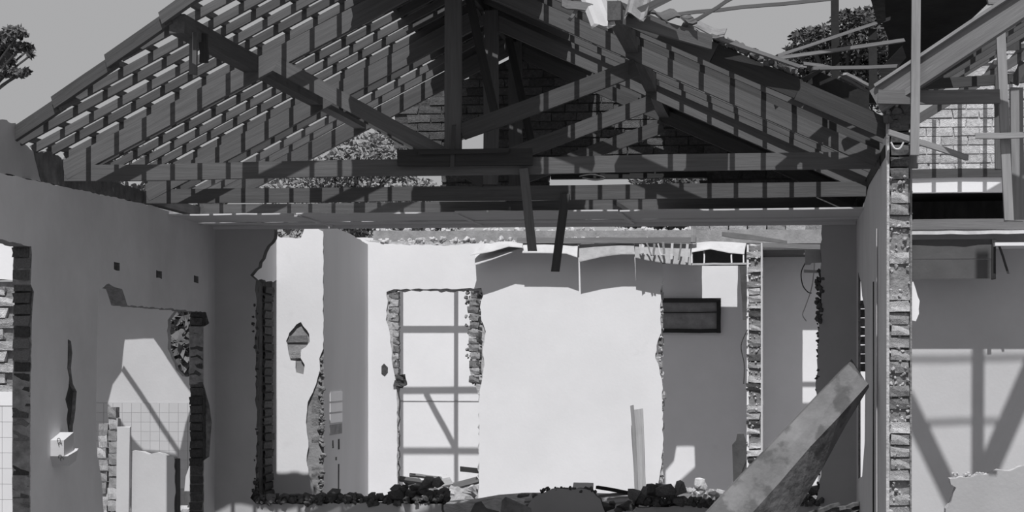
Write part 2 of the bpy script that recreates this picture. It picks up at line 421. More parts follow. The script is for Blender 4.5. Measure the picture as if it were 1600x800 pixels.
# white pier wall, its plaster broken open in two places
hole1 = [(447, 533), (452, 520), (463, 507), (470, 503), (474, 510), (483, 522), (484, 534), (478, 542), (471, 546), (470, 560), (476, 570), (474, 585), (463, 582), (462, 564), (454, 563), (450, 546)]
hole2 = [(504, 552), (499, 560), (500, 578), (494, 600), (481, 628), (478, 660), (482, 690), (479, 720), (484, 748), (490, 765), (504, 772)]
wa = wallY('wall_pier', DA, [(340, 352), (432, 352), (434, 370), (470, 372), (476, 356), (492, 354), (505, 362), (505, 545), (499, 560), (500, 578), (494, 600), (481, 628), (478, 660), (482, 690), (479, 720), (484, 748), (492, 772), (505, 790), (505, 900), (340, 900)], [hole1],
    thick=.02, mats=('plaster_white', 'mortar_pale'), amp=.006, step=.04)
tag(wa, kind='structure')
box('wall_core', (XS - .5, DA + .024, 0), (XB - .004, DA + .15, 1.65 + 1.2), 'patch_plaster', wa)
brick_face(wa, DA + .024, [(at(x, y, DA).x, at(x, y, DA).z) for x, y in hole1], 'brick', out=.010, deep=.04)
lumps('broken_edge', [(at(503 + R.uniform(-4, 2), R.uniform(560, 768), DA + .02), R.uniform(.02, .06)) for _ in range(70)], 'mortar', wa)
# side of that pier running back to the far wall
wsd = slab2('wall_partition', [rag([(DA + .022, 0), (DC, 0), (DC, 1.65 + 1.27), (21.0, 1.65 + 1.32), (20.3, 1.65 + 1.34), (19.85, 1.65 + 1.38), (DA + .022, 1.65 + 1.30)], .007, .06)], lambda u, v: (XB, u, v), -.12, ('plaster_side', 'mortar'), None, (1, 0, 0))
tag(wsd, kind='structure')
# small tiled patch left on that side
q0, q1 = atX(515, 612, XB), atX(534, 660, XB)
for r in range(3):
    zt = q0.z - (r + .5) * (q0.z - q1.z) / 3
    box('tile', (XB, q0.y, zt - .045), (XB + .008, q1.y, zt + .045), 'tile_glazed', wsd, .001)
box('grey_patch', (XB, q0.y, q1.z - .11), (XB + .004, q1.y, q1.z - .01), 'concrete', wsd)
for (px, y0, y1) in ((529, 725, 765), (520, 688, 700), (529, 686, 702), (525, 714, 719)):
    a, b = atX(px, y0, XB), atX(px, y1, XB); box('chip', (XB, a.y - .03, b.z), (XB + .003, a.y + .03, a.z), 'mortar_dark', wsd, .004)

# far wall with the doorway
dl, dr = 621, 748
wc = wallY('wall_far', DC,
    [(560, 372), (577, 378), (620, 382), (700, 384), (760, 380), (900, 384), (1000, 388), (1034, 390), (1036, 430), (1032, 455), (1033, 520), (1026, 540), (1024, 560), (1030, 575), (1035, 600), (1036, 700), (1032, 735), (1028, 760), (1035, 790), (1035, 850), (560, 850)],
    [[(606, 470), (604, 456), (615, 452), (740, 451), (752, 450), (755, 462), (750, 480), (752, 500), (759, 518), (754, 545), (757, 570), (752, 600), (749, 612), (748, 700), (748, 846), (621, 846), (621, 700), (620, 612), (613, 570), (612, 545), (609, 520), (603, 500)]],
    thick=.02, mats=('plaster_white', 'mortar_pale'), amp=.007, step=.045)
tag(wc, kind='structure')
core = wallY('wall_core', DC + .02, [(560, 376), (1028, 388), (1030, 470), (1024, 545), (1030, 620), (1028, 700), (1022, 745), (1028, 850), (560, 850)], [[(618, 455), (735, 455), (733, 480), (738, 500), (734, 520), (737, 545), (738, 570), (744, 600), (748, 620), (748, 846), (622, 846), (622, 620), (622, 500)]],
    thick=.10, mats=('mortar_pale', 'mortar'), amp=.014, step=.04, parent=wc)
for i in range(12):                                   # brick ends along the doorway and the broken right edge
    p = at(738 + R.uniform(-3, 2), 460 + i * 12, DC); brick(wc, (p.x + .02, DC + .065, p.z), (R.uniform(.09, .12), .11, .068), 'brick' if R.random() < .6 else 'brick_pale', .07, .10)
    p = at(748, 462 + i * 12, DC); brick(wc, (p.x, DC + .07, p.z), (.06, .11, .066), 'brick_dark', .08, .12)
    p = at(615, 461 + i * 12, DC); brick(wc, (p.x + (.0 if i < 4 else .02), DC + .065, p.z), (.10 if i < 4 else .06, .1, .068), 'brick_pale' if R.random() < .5 else 'brick', .07, .10)
for i in range(27):
    p = at(1031 + R.uniform(-1.5, 1.5) - (5 if 9 < i < 15 else 0), 438 + i * 12, DC); brick(wc, (p.x + .005, DC + .07, p.z), (.05 if not 9 < i < 16 else .09, .1, .070), 'brick_pale' if R.random() < .6 else 'brick', .06, .08)
lumps('jamb_mortar', [(at(736 + R.uniform(-8, 12) + (8 if y > 560 else 0), y, DC + R.uniform(.03, .10)), R.uniform(.02, .05)) for y in [R.uniform(452, 602) for _ in range(110)]], 'mortar', wc)
lumps('jamb_mortar', [(at(618 + R.uniform(-9, 3), y, DC + R.uniform(.02, .09)), R.uniform(.02, .05)) for y in [R.uniform(455, 500) for _ in range(40)]] + [(at(620 + R.uniform(-4, 3), R.uniform(500, 770), DC + R.uniform(.02, .09)), R.uniform(.015, .04)) for _ in range(90)], 'mortar', wc)
lumps('jamb_mortar', [(at(1034 + R.uniform(-3, 1), R.uniform(440, 765), DC + R.uniform(.02, .09)), R.uniform(.02, .045)) for _ in range(110)], 'mortar_pale', wc)
for (x, y, w) in ((622, 600, .10), (628, 598, .08), (625, 590, .09)):
    p = at(x, y, DC); brick(wc, (p.x, DC + .04, p.z), (w, .1, .07), 'brick_dark', .1, .2)
beam('lintel', at(600, 449, DC + .06), at(757, 449, DC + .06), .1, .03, 'timber_dark', wc)
# pock mark left of the doorway
pm = [(596, 572), (600, 568), (606, 574), (606, 582), (601, 588), (596, 584)]
slab2('pock_mark', [[(at(*q, DC - .003).x, at(*q, DC - .003).z) for q in pm]], lambda u, v: (u, DC - .003, v), .01, ('mortar_dark',), wc)
# ragged mortar along the head of the far wall
lumps('crumbled_head', [(at(R.uniform(578, 1030), 378 + R.uniform(-4, 4), DC + R.uniform(.02, .1)), R.uniform(.03, .08)) for _ in range(120)], 'mortar_pale', wc)

# wall behind the doorway and the far rooms
DD = 25.7
wdp = wallY('wall_rear', DD, [(440, 372), (620, 372), (760, 372), (1000, 372), (1420, 370), (1420, 800), (440, 800)], thick=.15, mats=('plaster_white', 'mortar'), amp=.01, step=.1)
tag(wdp, kind='structure')
box('tile_edge', (at(600, 626, DD).x, DD - .006, at(600, 627, DD).z), (at(760, 626, DD).x, DD + .01, at(600, 626, DD).z), 'concrete', wdp)
# concrete ring beam and a brick course on top of it
rb = beam('ring_beam', at(585, 372, DD - .06), at(1290, 370, DD - .06), .14, .17, 'concrete', wdp, jit=.008, seg=12)
x = at(1080, 354, DD).x
while x < at(1275, 354, DD).x:
    brick(wdp, (x + .11, DD, at(1180, 356, DD).z), (.222, .12, .085), 'brick', .03); x += .236
lumps('ring_beam_mortar', [(at(R.uniform(590, 1085), 361 + R.uniform(-3, 3), DD - R.uniform(0, .1)), R.uniform(.03, .09)) for _ in range(110)], 'mortar_pale', wdp)

# broken end of the cross wall between the far rooms
pl, prr = at(1167, 500, DC).x, at(1191, 500, DC).x
wx = empty('wall_cross', ((pl + prr) / 2, DC, 0), None, None); tag(wx, kind='structure')
box('wall_core', (pl + .02, DC + .09, 0), (prr - .012, DD, at(1180, 380, DC).z), 'mortar', wx)
box('plaster_face', (pl, DC + .01, 0), (pl + .02, DD, at(1180, 382, DC).z), 'plaster_white', wx, .003)
box('plaster_face', (prr - .012, DC - .02, 0), (prr + .004, DD, at(1180, 380, DC).z), 'plaster_side', wx, .003)
box('mortar_joint', (pl + .02, DC + .02, 0), (prr - .012, DC + .10, at(1180, 384, DC).z), 'mortar', wx)
z = .02
while z < at(1180, 380, DC).z:
    brick(wx, ((pl + prr) / 2 + R.uniform(-.012, .012), DC + .05 + R.choice((0, 0, 0, .05)), z + .035), ((prr - pl) * R.uniform(.78, .95), .1, R.uniform(.055, .07)), 'brick_pale' if R.random() < .75 else 'brick_dark', .07, .08); z += .078

lumps('mortar_crust', [((R.uniform(pl, prr), DC + R.uniform(.0, .03), R.uniform(.2, 2.85)), R.uniform(.012, .032)) for _ in range(200)], 'brick_pale', wx)
# left room: tiled rear wall with a window hole, and the near tiled cross wall
DE = 22.3
we = wallY('wall_kitchen', DE, [(100, 400), (345, 400), (345, 830), (100, 830)], [[(262, 500), (268, 492), (276, 480), (308, 480), (308, 588), (285, 588), (275, 578), (268, 560), (262, 545)]], thick=.12, mats=('plaster_worn', 'brick'), amp=.01, step=.05)
tag(we, kind='structure')
zt = at(220, 630, DE).z; tsz = .106
cols = [at(148, 600, DE).x + tsz * .5 + i * (tsz + .002) for i in range(12)]
tme = None
for r in range(9):
    for x in cols:
        if tme is None:
            o = box('tile', (x - tsz / 2 + .001, DE - .008, zt - (r + 1) * tsz + .002), (x + tsz / 2 - .001, DE, zt - r * tsz), 'tile_cream', we); tme = o.data
        else:
            o = bpy.data.objects.new('tile', tme); link(o, we, (x, DE - .004, zt - (r + .5) * tsz + .001))
box('grout_bed', (cols[0] - .06, DE - .003, 0), (cols[-1] + .06, DE + .001, zt + .004), 'grout', we)
DN = 13.95
wn = wallY('wall_tiled', DN, [(-80, 350), (21, 350), (21, 438), (-80, 432)], thick=.13, mats=('plaster_white', 'brick'), amp=.006, step=.05); tag(wn, kind='structure')
box('wall_core', (at(-80, 500, DN).x, DN + .03, 0), (XL - .131, DN + .13, at(0, 440, DN).z), 'mortar', wn)
brick_face(wn, DN + .02, [(at(x, y, DN).x, at(x, y, DN).z) for x, y in ((-60, 446), (22, 446), (22, 616), (-60, 616))], 'brick_pale', out=.02, deep=.09, rough=.07)
box('ledge', (at(-80, 620, DN).x, DN - .01, at(0, 634, DN).z), (XL - .131, DN + .03, at(0, 612, DN).z), 'plaster_white', wn)
t2 = .108
for r in range(10):
    for k in range(3):
        x1 = at(27, 600, DN).x - k * (t2 + .002); zz = at(0, 635, DN).z - r * (t2 + .002)
        box('tile', (x1 - t2, DN - .008, zz - t2), (x1, DN + .03, zz), 'tile_glazed', wn)

# right room: rear wall, whitewashed brick above a ledge, a dark opening and a hood below
XF0, XF1 = XR + .16, 3.2
f = lambda px, py: (at(px, py, D1).x, at(px, py, D1).z)
wf = slab2('wall_side_room', [[(XF0, 0), (XF1, 0), (XF1, f(1500, 344)[1]), (XF0, f(1500, 346)[1])]], lambda u, v: (u, D1, v), .12, ('plaster_worn', 'mortar')); tag(wf, kind='structure')
zu0, zu1 = f(1500, 300)[1], f(1500, 276)[1]
box('white_band', (XF0, D1, zu0), (XF1, D1 + .12, zu1), 'plaster_white', wf)
gt = lambda X: ZC + 1.72 + .6 * (X - .725) + .05
slab2('wall_core', [[(XF0, zu1), (XF1, zu1), (XF1, 4.6), (2.15, 4.6), (1.62, gt(1.62)), (XF0, gt(XF0))]], lambda u, v: (u, D1 + .014, v), .1, ('mortar_pale',), wf)
brick_face(wf, D1 + .014, [(XF0, f(1500, 268)[1]), (2.6, f(1500, 268)[1]), (2.6, 4.55), (2.15, 4.55), (1.62, gt(1.62)), (XF0, gt(XF0))], 'brick_whitewashed', out=.012, deep=.05, rough=.03)
beam('wall_plate', (XF0, D1 + .0, f(1500, 271)[1]), (XF1, D1 + .0, f(1500, 271)[1]), .05, .075, 'timber', wf)
# the loft space behind the dark opening
box('loft_back', (XF0, D1 + 1.3, zu0 - .4), (XF1, D1 + 1.36, zu1 + .1), 'brick_sooty', wf)
box('loft_top', (XF0, D1 + .12, zu0 + .02), (XF1, D1 + 1.36, zu0 + .06), 'timber_dark', wf)
box('loft_floor', (XF0, D1 + .12, f(1500, 350)[1] - .1), (XF1, D1 + 1.36, f(1500, 350)[1] - .05), 'timber_dark', wf)
# hood
zh = f(1500, 372)[1]
box('hood', (XF0 + .0, D1 - .345, zh + .03), (XF1, D1, zh + .055), 'ceiling_board', wf)
# low broken wall in front
DG = 14.4
wg = wallY('wall_low', DG, [(1476, 840), (1478, 795), (1488, 778), (1494, 762), (1486, 757), (1484, 748), (1500, 745), (1535, 742), (1560, 734), (1578, 736), (1600, 728), (1680, 715), (1680, 960), (1476, 960)], thick=.14, mats=('plaster_grey', 'mortar_pale'), amp=.01, step=.03)
tag(wg, kind='structure')

# gable of bare brick behind the last truss, carried on a timber
DGb = 18.4
gz = lambda v: v + ZC
gpoly = [(.74, gz(1.32)), (.74, gz(1.60)), (-.3, gz(1.98)), (-1.3, gz(2.40)), (-2.25, gz(2.78)), (-2.9, gz(2.48)), (-3.38, gz(2.26)), (-3.34, gz(2.0)), (-3.22, gz(1.9)), (-3.1, gz(1.72)), (-2.95, gz(1.70)), (-2.92, gz(1.50)), (-1.98, gz(1.50)), (-1.95, gz(1.72)), (-1.2, gz(1.73)), (-.55, gz(1.72)), (-.5, gz(1.34))]
ghole = [(-2.78, gz(1.90)), (-2.78, gz(2.02)), (-2.6, gz(2.10)), (-2.52, gz(2.05)), (-2.56, gz(1.86)), (-2.66, gz(1.86))]
wgb = slab2('wall_gable', [rag(gpoly, .012, .08), rag(ghole, .006, .05)], lambda u, v: (u, DGb, v), .11, ('mortar_dark', 'mortar')); tag(wgb, kind='structure')
def gin(p): return inside(p, gpoly) and not inside(p, ghole)
n0 = set(wgb.children)
brick_face(wgb, DGb, gpoly, 'brick_sooty', out=.012, deep=.05)
for o in list(wgb.children):
    w = WL[o.name]
    if any(inside((w.x + q * .1, w.z), ghole) for q in (-1, -.5, 0, .5, 1)): bpy.data.objects.remove(o)
beam('gable_beam', (-1.95, DGb + .05, gz(1.70)), (.76, DGb + .05, gz(1.68)), .1, .09, 'timber_dark', wgb)

# ------------------------------------------------------------------ roof timbers over the room
RX, RZ = -2.25, 2.74                                   # ridge, heights above eye level
zl = lambda X: 1.42 + .506 * (X + 4.86)                # centre line of the truss rafters, left and right slope
zr = lambda X: RZ - .4586 * (X - RX)
UPC = .135                                             # common rafters lie this much above
def V(x, d, z): return Vector((x, d, z + ZC))
def truss(d, label, tie_l, tie_r, m='timber', post=True):
    t = empty('roof_truss', V(RX, d, 1.3), label, 'roof truss', 'roof trusses over the room')
    t_tie = beam('tie_beam', V(-5.06, d, tie_l), V(.755, d, tie_r), .055, .115, m, t, seg=8, jit=.005)
    beam('truss_rafter', V(-5.0, d, zl(-5.0) + .01), V(RX, d, RZ), .055, .135, m, t, seg=5)
    beam('truss_rafter', V(.74, d, zr(.74) + .01), V(RX, d, RZ), .055, .11, m, t, seg=5)
    t_king = beam('king_post', V(-2.18, d - .01, 1.40), V(-2.18, d - .01, 2.78), .115, .06, m, t, up=(0, 1, 0), seg=3)
    beam('strut', V(-2.22, d - .012, 1.43), V(-3.44, d - .012, 2.10), .05, .105, m, t)
    t_strut = beam('strut', V(-2.12, d - .012, 1.60), V(-.90, d - .012, 2.03), .05, .115, m, t)
    return t, t_tie, t_king, t_strut
t1, tie1, king1, strut1 = truss(14.15, 'nearest timber roof truss, its king post and tie beam striped with shadow', 1.345, 1.375)
beam('splice_plate', at(622, 247, 14.09), at(832, 245, 14.09), .05, .115, 'timber_dark', tie1)
beam('splice_plate', at(655, 238, 14.05), at(795, 236, 14.05), .04, .03, 'timber_dark', tie1)
beam('strap', at(709, 195, 14.06), at(707, 262, 14.06), .03, .005, 'metal_dark', king1, up=(0, 1, 0))
beam('bolt', at(983, 95, 14.08), at(983, 116, 14.08), .012, .012, 'metal_dark', strut1, up=(0, 1, 0), seg=1, jit=0)
truss(16.1, 'second timber roof truss, behind the nearest one and in half shade', 1.335, 1.335)
truss(17.7, 'rearmost timber roof truss, just in front of the bare brick gable', 1.335, 1.35)

# left slope: rafters, battens, purlin and the cut hip board
HL = lambda X: 13.2 + (X + 4.95) * (-.86 / 1.42)        # depth of the cut front edge
rl = empty('roof_slope', V(-3.6, 15.4, 2.1), 'open roof slope of closely spaced rafters and battens on the sky side', 'roof frame', 'stripped roof slopes')
d = 12.0; k = 0
while d < 17.85:
    X0 = -5.03
    if d < 13.22: X0 = max(X0, -4.95 + (13.2 - d) * 1.42 / .86 - .05)
    if X0 < RX - .3:
        jz = R.uniform(-.010, .010)
        beam('rafter', V(X0, d, zl(X0) + UPC + jz), V(RX, d + R.uniform(-.03, .03), RZ + UPC + jz), .036, .056, 'timber', rl, seg=4, jit=.003)
    d += .325 + R.uniform(-.03, .03); k += 1
bx = [at(184 + 43.5 * i, 270, 14.15).x for i in range(-2, 13)]
for X in bx:
    if X > RX - .05: continue
    d0 = max(HL(X) + .05, 11.7)
    z = zl(X) + UPC + .028 + .02
    beam('batten', V(X, d0 + R.uniform(-.02, .02), z), V(X + R.uniform(-.01, .01), 17.85, z), .036, .036, 'timber', rl, seg=5, jit=.003)
px = -3.60
beam('purlin', V(px - .06, 12.42, zl(px) + UPC - .085), V(px + .05, 17.8, zl(px) + UPC - .085), .10, .12, 'timber', rl, seg=5)
Xs = [-4.99, -4.62, -4.17, -3.73, -3.22, -2.6, RX]
for a, b in zip(Xs[:-1], Xs[1:]):
    beam('hip_board', V(a - .03, HL(a) - .03 + R.uniform(-.01, .01), zl(a) + UPC + .02), V(b + .03, HL(b) - .03, zl(b) + UPC + .02 + R.uniform(-.006, .006)), .035, .088 + R.uniform(-.006, .006), 'timber', rl, seg=2)
# wall plate blocks over the left wall
beam('wall_plate', V(-5.04, 13.3, 1.33), V(-5.04, 18.2, 1.33), .09, .08, 'timber', rl, seg=5)
# right slope
rr = empty('roof_slope', V(-.7, 15.4, 1.9), 'stripped roof slope falling to the valley, its rafters barred by batten shadows', 'roof frame', 'stripped roof slopes')
zrc = lambda X: zr(X) + UPC
HR = lambda X: 13.60 if X > -1.15 else 12.6              # depth of the cut front edge
d = 12.3
while d < 18.5:
    x1 = .80
    if d < 13.6: x1 = -1.2
    if x1 > RX + .4:
        jz = R.uniform(-.008, .008)
        beam('rafter', V(x1, d, zrc(x1) + jz), V(RX, d + R.uniform(-.03, .03), RZ + UPC + jz), .036, .058, 'timber', rr, seg=4, jit=.003)
    d += .42 + R.uniform(-.02, .02)
bxr = [at(902 + 48.5 * i, 270, 14.15).x for i in range(-4, 9)]
for X in bxr:
    if X < RX + .05 or X > .76: continue
    z = zrc(X) + .03 + .02
    beam('batten', V(X, max(11.5, HR(X) + .02), z), V(X + R.uniform(-.01, .01), 18.45, z), .036, .036, 'timber', rr, seg=5, jit=.003)
beam('purlin', V(-.95, 12.75, zrc(-.95) - .085), V(-.88, 18.35, zrc(-.88) - .085), .085, .12, 'timber', rr, seg=5)
Xs = [-1.02, -.35, .2, .78]
for a, b in zip(Xs[:-1], Xs[1:]):
    beam('hip_board', V(a, HR(a) - .03, zrc(a) + .03), V(b, HR(b) - .03, zrc(b) + .03), .04, .13, 'timber_dark' if a > -.9 else 'timber', rr, seg=2)
beam('wall_plate', V(.80, 13.6, 1.38), V(.80, 18.2, 1.38), .09, .08, 'timber_dark', rr, seg=5)
# ridge board
rbd = beam('ridge_board', V(RX, 11.6, RZ + .12), V(RX, 18.45, RZ + .12), .04, .16, 'timber_dark', rl)
# old roof sheets still lying along the ridge
def corrugated(name, p0, pu, pv, m, label, cat, group=None, waves=6, amp=.022, thick=.008, nv=3, ragged=.03, parent=None):
    """sheet spanned by vectors pu (across the waves) and pv (along them)"""
    p0, pu, pv = Vector(p0), Vector(pu), Vector(pv); n = pu.cross(pv).normalized()
    nu = waves * 6; vs = []
    for side in (0, 1):
        for i in range(nu + 1):
            e0, e1 = R.uniform(0, ragged), R.uniform(0, ragged)
            for j in range(nv + 1):
                t = j / nv
                if j == 0: t += e0 / pv.length * (1 - side * 0)
                if j == nv: t -= e1 / pv.length
                vs.append(p0 + pu * (i / nu) + pv * t + n * (amp * math.sin(i / nu * waves * 2 * math.pi) - side * thick))
    fs = []; S = (nu + 1) * (nv + 1); ix = lambda s, i, j: s * S + i * (nv + 1) + j
    for i in range(nu):
        for j in range(nv):
            fs.append((ix(0, i, j), ix(0, i + 1, j), ix(0, i + 1, j + 1), ix(0, i, j + 1)))
            fs.append((ix(1, i, j + 1), ix(1, i + 1, j + 1), ix(1, i + 1, j), ix(1, i, j)))
        fs.append((ix(0, i, 0), ix(1, i, 0), ix(1, i + 1, 0), ix(0, i + 1, 0)))
        fs.append((ix(0, i + 1, nv), ix(1, i + 1, nv), ix(1, i, nv), ix(0, i, nv)))
    for j in range(nv):
        fs.append((ix(0, 0, j), ix(0, 0, j + 1), ix(1, 0, j + 1), ix(1, 0, j)))
        fs.append((ix(0, nu, j + 1), ix(0, nu, j), ix(1, nu, j), ix(1, nu, j + 1)))
    o = mesh(name, vs, fs, m, parent, smooth=False)
    return tag(o, label, cat, group)
rc1 = empty('ridge_cover', V(-2.6, 15, 2.7), 'dark corrugated sheets left on the sky side of the ridge', 'roof cover', 'sheets left along the ridge')
rc2 = empty('ridge_cover', V(-1.9, 15, 2.7), 'dark corrugated sheets left on the valley side of the ridge', 'roof cover', 'sheets left along the ridge')
for i in range(5):
    y = 11.7 + i * 1.36
    e = -2.86 - .06 * math.sin(i * 2)
    corrugated('sheet', V(e, y, zl(e) + UPC + .10), (0, 1.34, 0), (RX - e, 0, (RX - e) * .506), 'sheet_dark', None, None, waves=9, parent=rc1)
    e = -1.55
    corrugated('sheet', V(e, y, zrc(e) + .10), (0, 1.34, 0), (RX - e, 0, -(RX - e) * .4586), 'sheet_dark', None, None, waves=9, parent=rc2)
for i in range(2):
    corrugated('roof_sheet', V(.80, 16.55 + .93 * i, zrc(.80) + .10), (0, .92, 0), (-1.75, 0, 1.75 * .4586), 'sheet_dark', ('dark sheet still covering the rear of the valley slope, nearer piece', 'dark sheet still covering the rear of the valley slope, farther piece')[i], 'roof sheet', 'sheets left on the valley slope', waves=6)

# loose timbers hanging in the roof
def stick(name, a, b, w, h, m, label, cat='plank', group=None, up=(0, 1, 0), **k):
    return tag(beam(name, a, b, w, h, m, None, up, **k), label, cat, group)
stick('hanging_batten', at(302, 50, 12.6), at(301, 116, 12.6), .048, .03, 'timber', 'longer of two short timbers hanging under the purlin end', group='timbers hanging from the roof')
stick('hanging_batten', at(318, 52, 12.8), at(318, 98, 12.8), .052, .03, 'timber_dark', 'shorter of two short timbers hanging under the purlin end', group='timbers hanging from the roof')
stick('hanging_plank', at(818, 264, 14.105), at(832, 392, 14.105), .062, .025, 'timber', 'timber hanging from the tie beam, half lit, over the white wall', group='timbers hanging from the roof')
stick('hanging_plank', at(883, 302, 16.055), at(868, 424, 16.055), .066, .025, 'timber', 'darker timber hanging lowest over the white wall, mottled with shade', group='timbers hanging from the roof')
stick('leaning_plank', at(729, -20, 15.2), at(778, 200, 15.2), .065, .03, 'timber_dark', 'dark plank leaning inside the roof beside the king post')
stick('leaning_plank', at(795, 60, 16.6), at(835, 240, 16.6), .06, .03, 'timber_dark', 'dark plank leaning deep in the roof before the brick gable')
stick('loose_lath', at(990, 335, 17.66), at(960, 316, 17.66), .03, .02, 'timber_dark', 'thin dark lath dangling off the ceiling edge above the white wall')

# ------------------------------------------------------------------ added ceiling panels shaped for their shade, and bare joists
def shade_panel(name, DW, Zp, outer, holes, m, thick=.012):
    """added ceiling panel at height Zp; its edges follow the light they let onto the wall at DW"""
    def cv(lp):
        o = []
        for px_, py_ in lp:
            p = at(px_, py_, DW); o.append((p.x, DW - .004 - max(0, (Zp + ZC - max(p.z, 0))) / TAN))
        return o
    lo = [cv(outer)] + [rag(cv(h), .004, .1) for h in holes]
    o = slab2(name, lo, lambda u, v: (u, v, Zp + ZC), thick, (m,), None, (0, 0, 1))
    return tag(o, kind='structure')
shade_panel('ceiling_shade_kitchen', DE, 1.15, [(100, 402), (345, 402), (345, 799), (100, 799)],
    [[(195, 530), (240, 528), (298, 613), (298, 640), (290, 665), (280, 712), (225, 706), (210, 690), (186, 655), (168, 632), (176, 600), (190, 580)]], 'ceiling_board')
shade_panel('ceiling_shade_rear', DD, 1.30, [(1020, 402), (1290, 402), (1290, 768), (1020, 768)],
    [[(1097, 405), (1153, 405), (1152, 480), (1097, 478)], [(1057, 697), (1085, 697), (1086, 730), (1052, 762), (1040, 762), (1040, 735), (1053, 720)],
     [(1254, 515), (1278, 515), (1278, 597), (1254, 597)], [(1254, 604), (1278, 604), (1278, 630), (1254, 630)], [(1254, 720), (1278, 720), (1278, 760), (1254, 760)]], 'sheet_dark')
def sh(px_, py_, DW, Zp):
    p = at(px_, py_, DW); return V(p.x, DW - (Zp + ZC - p.z) / TAN, Zp)
cg = empty('ceiling_joists', V(-3.5, 24.5, 1.25), 'grid of bare ceiling joists hidden above the far doorway room', 'ceiling joists')
for y in (515, 610, 705):
    c = sh(680, y, DD, 1.22); beam('joist', (-5.0, c.y, c.z), (-1.2, c.y, c.z), .034, .034, 'timber', cg)
for x in (627, 713):
    c = sh(x, 600, DD, 1.25); beam('joist', (c.x, 22.0, c.z), (c.x, DD, c.z), .055, .034, 'timber', cg)
beam('loose_joist', sh(664, 612, DD, 1.27), sh(714, 705, DD, 1.27), .05, .03, 'timber', cg)
for x in (700, 910, 1150):
    pass
stick('loose_lath', sh(192, 575, DE, 1.17), sh(284, 715, DE, 1.17), .035, .02, 'timber', 'loose lath lying across the light-shaping hole in the kitchen ceiling', up=(0, 0, 1))

# ------------------------------------------------------------------ roof over the room beside, right of the valley
zs = lambda X: 1.72 + .6 * (X - .725)
HS = lambda X: 13.5 + (X - .725) * (-.4 / .705)
rs = empty('roof_slope', V(1.5, 15, 2.0), 'roof slope rising beyond the valley wall, with one broad pale front rafter', 'roof frame', 'stripped roof slopes')
fr_r = beam('front_rafter', V(.70, 13.52, zs(.70) - .01), V(1.9, HS(1.9), zs(1.9) - .01), .045, .165, 'timber_grey', rs, seg=4)
beam('rafter_cap', V(.70, 13.50, zs(.70) + .085), V(1.9, HS(1.9) - .02, zs(1.9) + .085), .06, .02, 'timber_pale', fr_r, seg=4)
for d in (13.85, 14.27, 14.69, 15.11, 15.5, 17.5):
    beam('rafter', V(.86, d, zs(.86)), V(2.9, d + R.uniform(-.03, .03), zs(2.9)), .036, .075, 'timber', rs, seg=3)
for i in range(-1, 9):
    X = at(1459 + 40 * i, 250, D1).x
    beam('batten', V(X, HS(X) + .05, zs(X) + .06), V(X, 15.6, zs(X) + .06), .036, .036, 'timber', rs, seg=4)
    beam('batten', V(X, 17.2, zs(X) + .06), V(X, 18.0, zs(X) + .06), .036, .036, 'timber', rs, seg=2)
def lift(px_, py_, dd=15.5):
    p = at(px_, py_, D1); return V(p.x, dd, p.z - ZC + (D1 - dd) * TAN)
beam('king_post', V(1.8, 15.5, 2.3), V(1.8, 15.5, 4.75), .11, .06, 'timber', rs, up=(0, 1, 0))  # unseen post added to throw the upright shadow on the side room wall
beam('shadow_strut', lift(1415, 625), lift(1515, 830), .06, .13, 'timber', rs)  # struts and ties out of view, added for their slanting and level shadows
beam('shadow_strut', lift(1620, 560), lift(1520, 790), .06, .15, 'timber', rs)
beam('shadow_tie', lift(1400, 562), lift(1640, 556), .02, .02, 'timber', rs)
beam('shadow_tie', lift(1400, 660), lift(1560, 658), .02, .02, 'timber', rs)
beam('eave_plate', V(.86, 13.6, 1.66), V(.86, 18.0, 1.62), .08, .09, 'timber_dark', rs)

# post and rail frame in front of it
stick('frame_post', at(1432, -30, 13.3), at(1429, 242, 13.3), .056, .04, 'timber_pale', 'upright pale post before the valley wall, ending in mid air below the rail')
stick('frame_post', at(1560, -5, 13.45), at(1577, 345, 13.45), .058, .045, 'timber_pale', 'leaning pale post farthest along the rail, splintered at its foot')
stick('horizontal_rail', at(1372, 152, 13.42), at(1562, 151, 13.42), .05, .088, 'timber_grey', 'thick horizontal rail with flaking paint on the wall end', up=(0, 0, 1))
stick('horizontal_rail', at(1543, 3, 13.4), at(1640, 2, 13.4), .05, .04, 'timber_grey', 'short rail on top of the leaning pale post', up=(0, 0, 1))
stick('horizontal_rail', at(1524, 213, 13.4), at(1640, 211, 13.4), .05, .036, 'timber_pale', 'thin rail crossing the leaning post below the thick rail', up=(0, 0, 1))
stick('loose_plank', at(1388, 206, 13.4), at(1511, 246, 13.6), .03, .036, 'timber_pale', 'pale plank slanting down from the brick wall end', up=(0, 0, 1))
stick('peeled_post', at(1588, 138, 13.7), at(1590, 345, 13.7), .08, .06, 'timber_pale', 'weathered peeled post at the very edge of the picture')
stick('inner_stud', at(1562, 118, 14.56), at(1563, 265, 14.56), .07, .05, 'timber', 'short dark stud behind the leaning pale post')
stick('inner_stud', at(1428, 226, 13.6), at(1427, 263, 13.6), .06, .05, 'timber_grey', 'grey stub of timber beside the top of the brick wall end')
stick('tie_rail', at(1440, 132, 14.6), at(1600, 122, 14.6), .05, .07, 'timber', 'dark rail with crumbs of mortar behind the thick rail', up=(0, 0, 1))
stick('brace', at(1600, 98, 14.0), at(1585, 130, 14.0), .06, .04, 'timber', 'short slanting brace at the edge of the picture')
